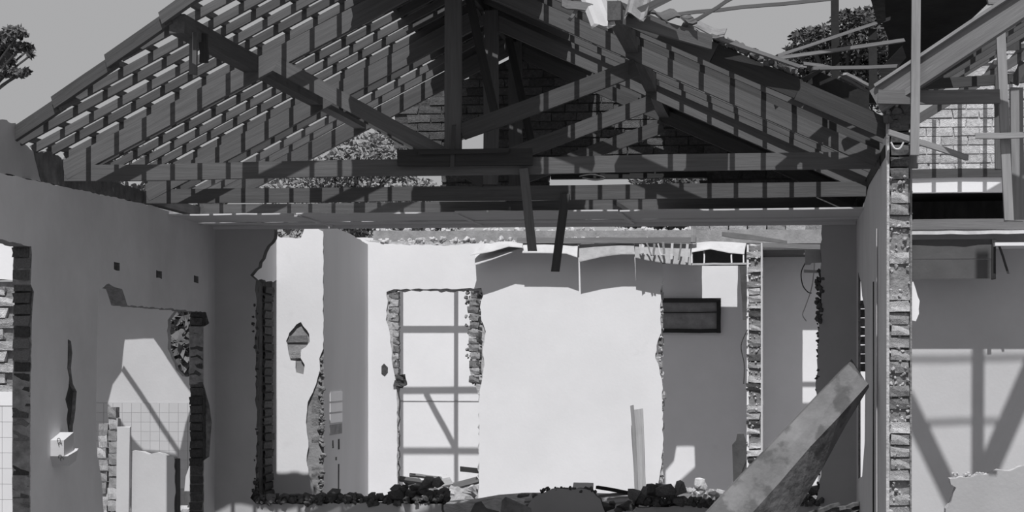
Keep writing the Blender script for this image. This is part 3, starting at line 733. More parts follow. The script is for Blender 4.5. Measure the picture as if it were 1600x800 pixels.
# beam, pipe and hatch on the hood
zb = D1 - .355
stick('fascia_beam', at(1419, 351, zb), at(1640, 350, zb), .05, .088, 'timber_grey', 'long speckled beam across the wall of the side room', 'beam', up=(0, 0, 1))
stick('conduit', at(1421, 364, zb - .03), at(1640, 362, zb - .03), .03, .028, 'metal_pale', 'pale pipe running under the speckled beam', 'pipe', up=(0, 0, 1), seg=10, jit=.005)
hp = empty('hatch_panel', at(1490, 435, zb + .02), 'boarded hatch hanging below the speckled beam', 'hatch')
for i in range(2):
    a, b = at(1424, 374 + i * 31 + 1, zb + .02), at(1555, 374 + (i + 1) * 31 - 1, zb + .02)
    box('board', (a.x, zb + .01, b.z), (b.x, zb + .03, a.z), 'plywood', hp, .003)
beam('hatch_stile', at(1553, 374, zb), at(1553, 436, zb), .035, .03, 'timber_dark', hp, up=(0, 1, 0))
beam('hatch_stile', at(1422, 374, zb), at(1422, 436, zb), .03, .03, 'timber_dark', hp, up=(0, 1, 0))
stick('strap_end', at(1562, 385, zb - .02), at(1575, 428, zb - .02), .02, .006, 'metal_dark', 'dark strap bent down beside the hatch', 'strap')
box_l = tag(box('ledge_slab', (at(1545, 388, D1).x, D1 - .50, at(1558, 389, D1).z), (XF1, D1 - .001, at(1558, 384, D1).z), 'plaster_white'), 'narrow white ledge on the side room wall beyond the hatch', 'ledge')

# ------------------------------------------------------------------ collapsed roof above the valley, top right
def board(name, pts, d0, d1, thick, m, label, cat, group=None):
    """a flat broken board: outline measured on the photograph, depth running from d0 (first point) to d1"""
    n = len(pts); ys = [p[1] for p in pts]; y0, y1 = min(ys), max(ys)
    fr = [at(x, y, d0 + (d1 - d0) * (y - y0) / max(1, y1 - y0)) for x, y in pts]
    nn = (fr[1] - fr[0]).cross(fr[2] - fr[0]).normalized()
    if nn.y < 0: nn = -nn
    vs = fr + [v + nn * thick for v in fr]
    fs = [tuple(range(n)), tuple(reversed(range(n, 2 * n)))] + [(i, (i + 1) % n, (i + 1) % n + n, i + n) for i in range(n)]
    return tag(mesh(name, vs, fs, m), label, cat, group)
GD = 'wreckage of the valley roof'
stick('dark_post', at(1304, -30, 13.9), at(1306, 172, 13.9), .052, .05, 'sheet_black', 'tall dark post standing in the valley wreckage before the tree', 'post', GD)
stick('dark_post', at(1363, 46, 13.9), at(1364, 160, 13.9), .055, .05, 'sheet_black', 'shorter dark post beside the valley wall', 'post', GD)
stick('pole', at(1054, 22, 13.4), at(1330, -4, 13.4), .022, .022, 'timber', 'thin pole lying almost level across the sky', 'pole', GD, up=(0, 0, 1), seg=8, jit=.006)
stick('pole', at(1076, 38, 13.3), at(1150, -6, 13.3), .022, .022, 'timber', 'thin pole slanting up across the level pole', 'pole', GD, up=(0, 0, 1), seg=5, jit=.005)
stick('loose_plank', at(1214, 88, 13.7), at(1390, 30, 13.9), .05, .02, 'timber_grey', 'long thin plank slanting up past the tall dark post', 'plank', GD, up=(0, 0, 1))
stick('loose_plank', at(1214, 91, 13.55), at(1412, 63, 13.65), .05, .022, 'timber_grey', 'long thin plank lying flatter behind the tall dark post', 'plank', GD, up=(0, 0, 1))
stick('loose_plank', at(1110, 56, 13.45), at(1250, 104, 13.5), .06, .022, 'timber_grey', 'plank running down along the cut roof edge', 'plank', GD, up=(0, 0, 1))
stick('loose_plank', at(1270, 108, 13.7), at(1400, 104, 13.8), .05, .022, 'timber_grey', 'short plank lying level between the two dark posts', 'plank', GD, up=(0, 0, 1))
stick('loose_plank', at(1255, 100, 13.75), at(1300, 106, 13.75), .05, .02, 'timber_grey', 'small pale plank end at the foot of the tree', 'plank', GD, up=(0, 0, 1))
for i, (a, b) in enumerate((((1312, 120), (1360, 146)), ((1320, 116), (1362, 136)), ((1300, 112), (1345, 124)), ((1210, 100), (1258, 104)))):
    stick('broken_lath', at(*a, 13.8 + .06 * i), at(*b, 13.9 + .06 * i), .04, .018, 'timber_pale' if i % 2 else 'timber_grey', ('grey broken lath low against the shorter dark post', 'pale broken lath leaning on the shorter dark post', 'grey broken lath behind the tall dark post', 'pale broken lath beyond the cut roof edge')[i], 'lath', GD, up=(0, 0, 1))
board('roof_board', [(1256, 134), (1279, 112), (1300, 120), (1358, 146), (1358, 178), (1320, 170)], 13.72, 13.74, .02, 'sheet_black', 'broad dark board lying on the rafters before the tall post', 'board', GD)  # black material stands in for the shade on this board
board('roof_board', [(1252, 122), (1281, 108), (1281, 113), (1256, 130)], 13.66, 13.68, .02, 'timber_dark', 'narrow dark board propped on the broad dark board', 'board', GD)
board('roof_board', [(1372, 112), (1410, 72), (1416, 90), (1382, 130)], 13.95, 14.05, .02, 'timber', 'small board tilted against the valley wall', 'board', GD)
board('hanging_sheet', [(1364, -10), (1560, -10), (1520, 28), (1470, 66), (1420, 105), (1388, 128), (1388, 62), (1380, 40)], 13.75, 15.2, .012, 'sheet_black', 'large dark roof sheet hanging over the valley behind the pale post', 'roof sheet', GD)
board('hanging_sheet', [(1358, -10), (1382, -10), (1384, 32), (1372, 40)], 13.7, 13.8, .012, 'sheet_black', 'narrow strip of dark sheet hanging against the tree', 'roof sheet', GD)
# broken tiles and cement at the purlin end
corrugated('roof_tile', at(925, 45, 12.75), at(962, 38, 12.75) - at(925, 45, 12.75), at(905, -8, 13.0) - at(925, 45, 12.75), 'plaster_grey', 'bright broken roof tile hanging at the cut purlin', 'roof tile', 'broken tiles at the cut roof', waves=1, amp=.02, thick=.014)
corrugated('roof_tile', at(975, 28, 12.8), at(1010, 24, 12.8) - at(975, 28, 12.8), at(985, -12, 13.1) - at(975, 28, 12.8), 'tile_clay', 'curved grey roof tile standing above the cut purlin', 'roof tile', 'broken tiles at the cut roof', waves=1, amp=.03, thick=.014)
corrugated('roof_tile', at(1062, 45, 13.4), at(1130, 58, 13.4) - at(1062, 45, 13.4), at(1070, 30, 13.7) - at(1062, 45, 13.4), 'tile_clay', 'pale roof tile lying on the cut slope against the sky', 'roof tile', 'broken tiles at the cut roof', waves=1, amp=.02, thick=.014)
corrugated('roof_tile', at(1010, 22, 13.0), at(1090, 34, 13.2) - at(1010, 22, 13.0), at(1000, 10, 13.4) - at(1010, 22, 13.0), 'sheet_dark', 'dark roof tile slipped beside the slanting pole', 'roof tile', 'broken tiles at the cut roof', waves=2, amp=.02, thick=.014)
stick('splintered_board', at(955, 22, 12.85), at(1110, 66, 13.35), .03, .09, 'timber', 'splintered board running along the cut edge from the purlin end', 'plank', GD, up=(0, 0, 1))
stick('splintered_board', at(985, 24, 12.9), at(1060, -12, 13.0), .04, .05, 'timber', 'dark board slanting up out of the picture beside the tiles', 'plank', GD, up=(0, 0, 1))
stick('splintered_board', at(878, 6, 12.9), at(925, 14, 12.9), .05, .05, 'timber_grey', 'mossy broken batten end left of the bright tile', 'plank', GD, up=(0, 0, 1), seg=5, jit=.012)
stick('splintered_board', at(890, 32, 12.9), at(902, 14, 12.9), .02, .02, 'timber_grey', 'little splinter hanging from the mossy batten end', 'splinter', GD)
lumps('cement_bedding', [(at(1120 + 125 * u, 62 + 54 * u, 13.58) + Vector((0, R.uniform(-.03, .03), R.uniform(-.01, .02))), R.uniform(.03, .07)) for u in [R.random() for _ in range(70)]], 'rubble_dark', rr)

# ------------------------------------------------------------------ broken ceiling sheets over the far wall
GS = 'broken sheets over the far wall'
dz = DC - .01
def curl(name, pts_top, pts_bot, d0, d1, m, label, group, thick=.01, parent=None):
    """curved broken sheet: upper edge at depth d0, lower edge at d1"""
    n = len(pts_top)
    top = [at(x, y, d0) for x, y in pts_top]; bot = [at(x, y, d1) for x, y in pts_bot]
    mid = [(a + b) / 2 + Vector((0, 0, .015)) for a, b in zip(top, bot)]
    rows = [top, mid, bot]; vs = []
    for s in (0, 1):
        for r in rows: vs += [v + Vector((0, .3, 1)).normalized() * (-thick * s) for v in r]
    fs = []; S = 3 * n
    for r in range(2):
        for i in range(n - 1):
            a = r * n + i; fs += [(a, a + 1, a + n + 1, a + n), (S + a, S + a + n, S + a + n + 1, S + a + 1)]
    for i in range(n - 1):
        fs += [(i, S + i, S + i + 1, i + 1), (2 * n + i, 2 * n + i + 1, S + 2 * n + i + 1, S + 2 * n + i)]
    for i in (0, n - 1):
        for r in range(2): a = r * n + i; fs.append((a, a + n, S + a + n, S + a))
    o = mesh(name, vs, fs, m, parent)
    return tag(o, label, None if parent else 'sheet', group)
curl('ceiling_sheet', [(762, 382), (780, 377), (800, 377), (818, 380)], [(735, 398), (768, 392), (795, 384), (816, 386)], DC, DC - .22, 'sheet_pale', 'curled pale sheet at the end of the row over the far wall', GS)
curl('ceiling_sheet', [(742, 392), (770, 392), (800, 388), (816, 384)], [(742, 413), (770, 404), (800, 393), (818, 386)], DC, DC - .19, 'sheet_pale', 'lower curled sheet hanging under the pale curled one', GS)
curl('ceiling_sheet', [(818, 378), (850, 377), (880, 379), (903, 378)], [(816, 394), (850, 394), (885, 395), (902, 401)], DC, DC - .20, 'sheet_pale', 'pale sheet broken in waves behind the two hanging timbers', GS)
curl('ceiling_sheet', [(905, 382), (940, 380), (970, 379), (990, 380)], [(905, 408), (940, 400), (970, 396), (992, 396)], DC, DC - .19, 'concrete', 'flat grey sheet with a ragged lower edge over the far wall', GS)
shat = curl('ceiling_sheet', [(992, 380), (1010, 378), (1035, 380), (1078, 381)], [(992, 401), (1015, 406), (1040, 410), (1080, 413)], DC, DC - .19, 'concrete', 'shattered sheet with laths showing before the dark frame', GS)
for i, (x, y0, y1) in enumerate(((1000, 382, 396), (1012, 380, 398), (1022, 381, 398), (1037, 379, 398), (1050, 380, 404), (1062, 380, 404), (1073, 382, 408), (1004, 382, 394), (1030, 381, 396))):
    beam('broken_slat', at(x - R.uniform(-2, 6), y0, DC - .21), at(x + R.uniform(-3, 6), y1 + R.uniform(-3, 4), DC - .24), R.uniform(.015, .04), .012, 'tile_clay' if R.random() < .6 else 'sheet_pale', shat, up=(0, 1, 0))
# the tray-like sheet with ribs, right of them
tr = empty('ceiling_tray', at(1122, 412, DC - .1), 'pale tray-shaped sheet with ribs above the far dark room', 'sheet', GS)
a, b = at(1081, 413, DC - .2), at(1167, 412, DC - .2)
beam('rib', a, b, .03, .02, 'sheet_pale', tr, seg=5)
for x in (1081, 1100, 1143, 1162): beam('rib', at(x, 382, DC + .02), at(x, 412, DC - .2), .015, .02, 'sheet_pale', tr)
curl('tray_top', [(1081, 380), (1110, 377), (1140, 378), (1166, 380)], [(1081, 393), (1110, 388), (1140, 394), (1163, 396)], DC + .1, DC - .12, 'sheet_pale', None, None, parent=tr)
box('tray_back', (a.x, DC + .12, a.z), (b.x, DC + .14, at(1100, 380, DC).z), 'sheet_dark', tr)
stick('ledge_board', at(808, 376, DC - .06), at(1088, 375, DC - .06), .05, .06, 'timber_grey', 'long grey board lying on the head of the far wall', up=(0, 0, 1), seg=6)
stick('upright_stub', at(1084, 347, DC - .08), at(1083, 378, DC - .08), .05, .04, 'timber_pale', 'pale upright stub at the end of the long grey board')
curl('gutter_sheet', [(1128, 362), (1150, 364), (1175, 367), (1230, 377)], [(1128, 368), (1150, 372), (1175, 374), (1230, 380)], DC + .6, DC + .5, 'sheet_dark', 'dark bent sheet lying on the cross wall', GS)
stick('ledge_board', at(1192, 383, DC + .3), at(1285, 386, DC + .3), .08, .05, 'timber_grey', 'grey board over the narrow far room', up=(0, 0, 1))
board('hanging_scrap', [(1258, 390), (1292, 390), (1292, 410), (1268, 411), (1266, 414), (1258, 414)], D1 + .13, D1 + .13, .01, 'sheet_pale', 'pale scrap of sheet hanging beside the back wall pier', 'sheet', GS)
board('hanging_scrap', [(1256, 421), (1292, 423), (1292, 427), (1256, 426)], D1 + .13, D1 + .13, .01, 'sheet_pale', 'small pale strip hanging below the scrap of sheet', 'sheet', GS)
def tube(pts, r, n=5):
    """a round wire through points, smoothed"""
    P = []
    for i in range(len(pts) - 1):
        p0 = pts[max(i - 1, 0)]; p1, p2 = pts[i], pts[i + 1]; p3 = pts[min(i + 2, len(pts) - 1)]
        for k in range(5):
            t = k / 5
            P.append(.5 * ((2 * p1) + (p2 - p0) * t + (2 * p0 - 5 * p1 + 4 * p2 - p3) * t * t + (3 * p1 - p0 - 3 * p2 + p3) * t ** 3))
    P.append(pts[-1]); vs, fs = [], []
    for i, p in enumerate(P):
        a = (P[min(i + 1, len(P) - 1)] - P[max(i - 1, 0)]).normalized(); u = a.cross(Vector((.3, 1, .2))).normalized(); w = a.cross(u)
        vs += [p + (u * math.cos(j * 6.2832 / n) + w * math.sin(j * 6.2832 / n)) * r for j in range(n)]
    for i in range(len(P) - 1):
        fs += [(i * n + j, i * n + (j + 1) % n, (i + 1) * n + (j + 1) % n, (i + 1) * n + j) for j in range(n)]
    fs += [tuple(range(n)), tuple(range((len(P) - 1) * n, len(P) * n))]
    return vs, fs
def wire(name, pts, m, label, r=.005):
    vs, fs = tube(pts, r); return tag(mesh(name, vs, fs, m), label, 'wire', 'loose wires')
wire('wire', [at(*p, D1 + .14) for p in ((1260, 408), (1252, 425), (1254, 445), (1262, 456), (1268, 458))], 'metal_dark', 'dark wire looping from the pale scrap of sheet')
wire('wire', [at(*p, D1 + .14) for p in ((1272, 408), (1272, 420), (1268, 450), (1258, 480), (1254, 492), (1260, 502))], 'metal_pale', 'thin pale wire dangling beside the back wall pier')
wire('wire', [at(*p, DC - .01) for p in ((1168, 515), (1158, 540), (1163, 570), (1162, 600))], 'metal_dark', 'dark wire hanging along the broken cross wall')
wire('wire', [at(*p, 13.35) for p in ((1392, 222), (1398, 232), (1406, 232), (1412, 222))], 'metal_pale', 'pale hooked wire on the brick wall end', .006)
wire('wire', [at(*p, 14.115) for p in ((905, 276), (925, 273), (945, 278), (930, 281), (910, 278))], 'metal_dark', 'tangle of wire tied around the nearest tie beam', .006)
# dark frame hung on the rear wall
fr = empty('wall_frame', at(1082, 520, DD - .05), 'dark rectangular frame fixed on the rear wall behind the broken edge', 'frame')
fd = DD - .03
beam('frame_rail', at(1030, 469, fd), at(1126, 469, fd), .05, .055, 'timber_dark', fr)
beam('frame_rail', at(1030, 517, fd), at(1126, 517, fd), .05, .05, 'timber_dark', fr)
beam('frame_stile', at(1123, 466, fd), at(1123, 520, fd), .05, .05, 'timber_dark', fr, up=(0, 1, 0))
beam('frame_bar', at(1030, 488, fd), at(1120, 488, fd), .02, .012, 'timber_dark', fr)
pa, pb = at(1032, 515, DD), at(1121, 471, DD)
box('backing_panel', (pa.x, DD - .015, pa.z), (pb.x, DD - .003, pb.z), 'concrete', fr)
stick('dark_board', at(1160, 415, DC + 1.2), at(1166, 500, DC + 1.2), .07, .02, 'sheet_dark', 'dark board hanging beside the broken cross wall', 'board')
board('dark_screen', [(1152, 678), (1162, 678), (1168, 695), (1168, 760), (1146, 762), (1144, 695), (1150, 688)], DC + .8, DC + .8, .03, 'sheet_dark', 'dark upright board at the foot of the broken cross wall', 'board')

# ------------------------------------------------------------------ left room: low wall, frame board, stacked bricks
DK = 17.0
lw = empty('low_wall', at(230, 860, DK), 'low broken wall in the left doorway with a brick end and an upright white board', 'low wall')
sl_ = wallY('plastered_slab', DK, [(205, 704), (222, 706), (232, 710), (244, 707), (258, 711), (272, 714), (274, 770), (272, 790), (275, 940), (205, 940)], thick=.10, mats=('plaster_worn', 'mortar_pale'), amp=.005, step=.04, parent=lw)
beam('frame_board', at(194, 667, DK - .06), (at(194, 700, DK).x, DK - .06, 0), .112, .03, 'plaster_worn', lw, up=(0, 1, 0), seg=4, jit=.002)
za = at(170, 652, DK).z
z = .02; i = 0
while z < za:
    for k, xp in enumerate((161, 176)):
        if k == 0 and z > za - .08: continue
        x = at(xp, 700, DK).x
        brick(lw, (x + R.uniform(-.01, .01), DK + .04 + R.uniform(-.015, .015), z + .045 + (.05 if k else 0)), (.076, .11, .092 + R.uniform(-.012, .008)), 'brick_pale', .05, .05)
    z += .10; i += 1
a, b = at(274, 716, DK + .1), at(281, 716, DK + .1)
box('dark_jamb', (a.x, DK + .02, 0), (b.x, DK + .12, a.z), 'brick_dark', lw, .004)
# lumps standing beyond it in the doorway
tag(mesh('plaster_block', [at(*p, 18.6) for p in ((288, 768), (290, 745), (296, 728), (306, 720), (308, 768))] + [at(*p, 18.9) for p in ((288, 768), (290, 745), (296, 728), (306, 720), (308, 768))],
    [(0, 1, 2, 3, 4), (9, 8, 7, 6, 5)] + [(i, (i + 1) % 5, (i + 1) % 5 + 5, i + 5) for i in range(5)], 'plaster_side'), 'curved pale chunk of plaster beyond the left doorway', 'rubble')
box_ = tag(box('brick_block', (at(286, 800, 18.5).x, 18.5, 0), (at(322, 800, 18.5).x, 18.95, at(300, 769, 18.5).z), 'brick_dark', None, .01), 'dark block of masonry under the curved plaster chunk', 'masonry')
for i, (x, y) in enumerate(((285, 795), (292, 798), (303, 796), (312, 799))):
    p = at(x, y, 18.3); stone('rubble_stone', (p.x, 18.3, p.z), (.1, .1, .07), 'rubble_pale', 'pale rubble stone on the left doorway sill, %s from the left' % ordinal(i), 'rubble', 'stones on the left doorway sill')
# white block fixed to the left wall
wbk = empty('wall_bracket', atX(88, 700, XL), 'white block-shaped bracket sticking out of the left wall, scribbled with marks', 'bracket')
def pt(px_, py_, off): return at(px_, py_, atX(88, 700, XL).y - off)
fr_ = [(88, 682), (99, 674), (100, 690), (105, 703), (100, 722), (92, 728), (80, 718), (78, 690)]
A = [atX(*p, XL) for p in ((69, 674), (82, 669), (99, 673), (100, 715), (92, 727), (79, 722))]
yb = atX(86, 700, XL).y
vs = [(XL, yb - .06, 0), (XL, yb + .06, 0)]
zt, zm, zb_ = at(88, 676, yb).z, at(88, 705, yb).z, at(88, 727, yb).z
def prism(name, pts2, x0, x1, m, parent):
    n = len(pts2)
    v = [(x0, y, z) for y, z in pts2] + [(x1, y, z) for y, z in pts2]
    f_ = [tuple(range(n)), tuple(reversed(range(n, 2 * n)))] + [(i, (i + 1) % n, (i + 1) % n + n, i + n) for i in range(n)]
    return mesh(name, v, f_, m, parent)
bo = prism('block', [(yb - .10, zt - .05), (yb + .10, zt - .0), (yb + .10, zm), (yb - .10, zm - .03)], XL, XL + .10, 'plaster_worn', wbk)
prism('foot', [(yb - .10, zm - .03), (yb + .10, zm), (yb + .13, zm + .015), (yb + .08, zb_ + .03), (yb - .06, zb_)], XL, XL + .125, 'plaster_worn', wbk)
for i, (x, y) in enumerate(((92, 688), (94, 694), (94, 714), (97, 718))):
    p = at(x, y, yb - .105); tube_v, tube_f = tube([p + Vector((.012 * math.cos(t), -.001, .014 * math.sin(t))) for t in (0, 1, 2, 3, 4)], .0025, 4); mesh('scribble', tube_v, tube_f, 'ink', wbk)
# palm-like growth outside the kitchen window hole
def leaves(n, c, r, sz, m, name, parent, droop=0):
    vs, fs = [], []
    for _ in range(n):
        while True:
            q = Vector((R.uniform(-1, 1), R.uniform(-1, 1), R.uniform(-1, 1)))
            if .25 < q.length < 1: break
        p = Vector(c) + Vector((q.x * r[0], q.y * r[1], q.z * r[2]))
        a = Vector((R.gauss(0, 1), R.gauss(0, 1), R.gauss(0, .7) - droop)).normalized(); u = a.cross(Vector((R.gauss(0, 1), R.gauss(0, 1), R.gauss(0, 1)))).normalized()
        s = sz * R.uniform(.6, 1.4); b = len(vs)
        vs += [p - a * s, p + u * s * .4, p + a * s, p - u * s * .4]; fs.append((b, b + 1, b + 2, b + 3))
    return vs, fs
def tree(name, base, blobs, sz, n, m, label, group='trees around the house', trunk=.16, droop=0):
    t = empty(name, base, label, 'tree', group); V_, F_ = [], []
    for c, r in blobs:
        v, f_ = leaves(int(n * 26 * r[0] * r[2]) + 30, c, r, sz, m, 'crown', t, droop); b = len(V_); V_ += v; F_ += [tuple(b + i for i in q) for q in f_]
    mesh('crown', V_, F_, m, t)
    cen = sum((Vector(c) for c, r in blobs), Vector()) / len(blobs)
    b0 = Vector(base)
    pts = [b0, b0.lerp(cen, .4) + Vector((R.uniform(-.2, .2), 0, 0)), b0.lerp(cen, .8), cen]
    v, f_ = tube(pts, trunk, 8); tk = mesh('trunk', v, f_, 'bark', t)
    for c, r in blobs[:12]:
        v, f_ = tube([b0.lerp(cen, .7), (b0.lerp(cen, .8) + Vector(c)) / 2 + Vector((0, 0, .1)), Vector(c)], trunk * .25, 5); mesh('branch', v, f_, 'bark', tk)
    return t
def blobs(lst, d, dep=.8):
    o = []
    for x, y, rx, ry in lst:
        c = at(x, y, d + R.uniform(-.5, .5)); s = d / F * 1.0
        o.append((c, (rx * s, dep * max(rx, ry) * s, ry * s)))
    return o
tree('broadleaf_tree', (at(-420, 500, 26).x, 26, 0), blobs([(-60, 60, 60, 60), (0, 62, 24, 14), (22, 48, 20, 8), (30, 54, 16, 7), (10, 75, 26, 16), (36, 72, 14, 8), (46, 76, 9, 6), (5, 95, 22, 14), (48, 86, 6, 5), (14, 112, 18, 9), (40, 112, 10, 6), (30, 116, 16, 6), (-30, 120, 30, 20)], 26), .042, 520, 'leaf', 'tree with drooping leaf clusters at the upper edge beside the roof', droop=.6, trunk=.06)
tree('broadleaf_tree', (at(1330, 500, 34).x, 34, 0), blobs([(1262, 62, 30, 18), (1290, 54, 28, 16), (1330, 36, 36, 22), (1355, 26, 30, 16), (1300, 75, 50, 24), (1350, 65, 45, 28), (1385, 50, 30, 30), (1330, 100, 70, 28), (1390, 100, 50, 40), (1260, 85, 36, 16), (1250, 110, 40, 20), (1240, 76, 14, 5), (1330, 140, 90, 40)], 34), .05, 260, 'leaf', 'dark dense tree rising behind the collapsed valley roof')
tree('broadleaf_tree', (at(560, 500, 36).x, 36, 0), blobs([(560, 240, 60, 34), (600, 225, 40, 24), (520, 270, 60, 30), (620, 260, 40, 26), (470, 290, 70, 26), (580, 300, 90, 36), (450, 350, 90, 36), (600, 355, 70, 26), (540, 340, 90, 40)], 36), .055, 90, 'leaf_pale', 'loose tree seen through the roof above the tie beams')
tree('broadleaf_tree', (at(680, 500, 40).x, 40, 0), blobs([(660, 300, 40, 22), (690, 350, 40, 20), (640, 340, 50, 26)], 40), .055, 80, 'leaf_pale', 'sparse tree beyond the white wall near the king post')
tree('broadleaf_tree', (at(1060, 500, 33).x, 33, 0), blobs([(1040, 290, 60, 18), (1090, 300, 60, 24), (1020, 310, 50, 20), (1000, 345, 60, 12), (1070, 330, 80, 30), (1130, 320, 60, 26), (1180, 340, 60, 26)], 33), .055, 230, 'leaf', 'dark tree glimpsed between the tie beams toward the valley')
tree('small_palm', (at(290, 600, 25).x, 25, 0), blobs([(285, 510, 30, 34), (280, 560, 26, 30), (300, 540, 24, 40)], 25), .11, 150, 'leaf_pale', 'leafy plant outside the hole in the kitchen wall', trunk=.08, droop=.3)
tree('broadleaf_tree', (at(215, 300, 34).x, 34, 0), blobs([(165, 242, 40, 14), (210, 236, 44, 16), (120, 256, 40, 12), (250, 262, 50, 16), (140, 280, 60, 20)], 34), .055, 80, 'leaf_pale', 'low tree showing through the foot of the open roof slope', trunk=.1)

# ------------------------------------------------------------------ foreground: fallen slab, planks and rubble
def tapered(name, top, bot, m, label, cat):
    vs = top + bot; n = len(top)
    fs = [tuple(range(n)), tuple(reversed(range(n, 2 * n)))] + [(i, (i + 1) % n, (i + 1) % n + n, i + n) for i in range(n)]
    return tag(mesh(name, vs, fs, m), label, cat)
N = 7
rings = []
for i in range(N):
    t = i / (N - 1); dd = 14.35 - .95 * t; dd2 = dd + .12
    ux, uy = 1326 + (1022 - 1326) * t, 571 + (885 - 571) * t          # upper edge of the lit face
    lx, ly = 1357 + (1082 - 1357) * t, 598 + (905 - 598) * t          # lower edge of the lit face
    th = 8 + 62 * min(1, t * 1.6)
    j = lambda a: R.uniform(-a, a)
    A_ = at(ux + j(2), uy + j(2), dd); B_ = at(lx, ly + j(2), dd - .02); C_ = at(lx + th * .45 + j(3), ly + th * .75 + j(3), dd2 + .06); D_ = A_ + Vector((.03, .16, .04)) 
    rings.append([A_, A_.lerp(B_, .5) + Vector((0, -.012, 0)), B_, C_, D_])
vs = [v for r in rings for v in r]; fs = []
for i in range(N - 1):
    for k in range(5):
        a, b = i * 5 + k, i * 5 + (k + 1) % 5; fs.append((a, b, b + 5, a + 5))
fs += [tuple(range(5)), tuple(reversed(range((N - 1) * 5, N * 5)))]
tag(mesh('fallen_beam', vs, fs, 'slab_shade_dapple'), 'thick fallen beam with painted shade dapples on its crusted pale face leaning against the right wall', 'beam')
lp_ = stick('leaning_plank', at(996, 640, DC - .12), at(1003, 800, DC - .42), .105, .03, 'timber_pale', 'splintered plank leaning upright against the white far wall', seg=4, jit=.008)
beam('split_edge', at(988, 634, DC - .14), at(996, 800, DC - .45), .035, .04, 'timber_grey', lp_, up=(0, 1, 0), seg=4, jit=.005)

def floorz(px_, py_, d): return at(px_, py_, d)
GR = 'rubble along the broken back wall'
# mortar and brick rubble lying along the remnant of the back wall
def ledge(px0, px1, ytop, ybase, n, m, label, sz=(.06, .14), d=D1 + .06, grp=GR, cat='rubble', nm='rubble_stone'):
    for i in range(n):
        x = px0 + (px1 - px0) * (i + R.uniform(.1, .9)) / n
        y = R.uniform(ytop, ybase); s = R.uniform(*sz)
        p = at(x, y, d + R.uniform(-.05, .10))
        stone(nm, p, (s * R.uniform(.9, 1.5), s, s * R.uniform(.6, .9)), m, label % ordinal(i), cat, grp)
ledge(400, 690, 772, 783, 34, 'rubble_dark', 'dark brick chunk, %s from the left in the rubble row under the white pier')
ledge(620, 700, 752, 780, 14, 'rubble_dark', 'dark brick chunk, %s from the left in the heap before the far doorway')
ledge(985, 1068, 770, 786, 16, 'rubble_dark', 'dark brick chunk, %s from the left in the heap below the upright plank')
ledge(1000, 1062, 762, 772, 5, 'rubble_dark', 'large dark brick chunk, %s from the left atop the heap below the plank', (.13, .18))
ledge(1066, 1150, 764, 782, 18, 'rubble_pale', 'pale mortar lump, %s from the left in the bright heap beside the fallen beam', (.07, .12), d=D1 + 2.75)
ledge(1085, 1108, 754, 760, 2, 'rubble_pale', 'pale mortar lump topping the bright heap, %s from the left', (.1, .12), d=D1 + 2.75)
ledge(1230, 1282, 764, 778, 7, 'rubble_dark', 'dark chunk on the sill beyond the fallen beam, %s from the left', (.07, .12))
ledge(1235, 1270, 760, 768, 4, 'rubble_pale', 'pale lump behind the sill beyond the fallen beam, %s from the left', (.08, .12), d=D1 + 2.75)
ledge(800, 850, 772, 795, 5, 'rubble_mid', 'grey lump beside the wall mound, %s from the left', (.06, .1))
ledge(925, 985, 780, 800, 8, 'rubble_dark', 'dark lump in the dip beyond the mound, %s from the left', (.07, .12))
lumps('rubble_bed', [(at(R.uniform(398, 700), R.uniform(776, 787), D1 + R.uniform(-.03, .12)), R.uniform(.03, .07)) for _ in range(240)] +
      [(at(R.uniform(985, 1284), R.uniform(780, 789), D1 + R.uniform(-.03, .12)), R.uniform(.03, .07)) for _ in range(220)] +
      [(at(860 + R.uniform(-20, 70), 764 + R.uniform(-2, 4), D1 + R.uniform(.0, .1)), R.uniform(.02, .04)) for _ in range(60)], 'rubble_dark', None, 'crumbled mortar strewn along the top of the broken back wall', 'rubble')
# the big pieces in the dip at the middle
tapered('masonry_chunk', [at(*p, 17.3) for p in ((735, 800), (742, 786), (752, 783), (760, 794), (780, 799), (780, 840), (735, 840))], [at(*p, 17.6) for p in ((735, 800), (742, 786), (752, 783), (760, 794), (780, 799), (780, 840), (735, 840))], 'rubble_dark', 'dark horn-shaped masonry chunk at the lower edge left of the mound', 'masonry')
tapered('masonry_chunk', [at(*p, 17.2) for p in ((782, 800), (784, 782), (790, 776), (808, 784), (830, 794), (836, 840), (782, 840))], [at(*p, 17.5) for p in ((782, 800), (784, 782), (790, 776), (808, 784), (830, 794), (836, 840), (782, 840))], 'rubble_mid', 'pointed masonry chunk touching the mound of the back wall', 'masonry')
# rubble and boards in the far doorway
GDW = 'boards fallen in the far doorway'
ddw = DC + .35
for i, (a, b, w, m, lb) in enumerate((((622, 748), (658, 752), .10, 'timber', 'short dark board at the hinge side of the far doorway'), ((640, 765), (705, 752), .16, 'concrete', 'broad grey board slanting across the far doorway'),
        ((640, 742), (690, 748), .05, 'timber_grey', 'thin lath on top of the pile in the far doorway'), ((690, 765), (748, 750), .12, 'timber', 'dark board at the right of the far doorway'),
        ((655, 748), (700, 746), .12, 'sheet_pale', 'white board under the laths in the far doorway'), ((700, 778), (748, 760), .20, 'concrete', 'bent grey sheet low in the far doorway'),
        ((635, 756), (660, 762), .10, 'timber_dark', 'small dark board in the heap of the far doorway'))):
    stick('fallen_board', at(*a, ddw + .11 * i), at(*b, ddw + .16 + .11 * i), w, .025, m, lb, 'board', GDW, up=(0, -.5, 1))
stick('fallen_board', at(719, 733, DC + .14), at(756, 737, DC + .14), .03, .055, 'timber_dark', 'dark timber end jutting level into the far doorway', 'board', GDW, up=(0, 0, 1))
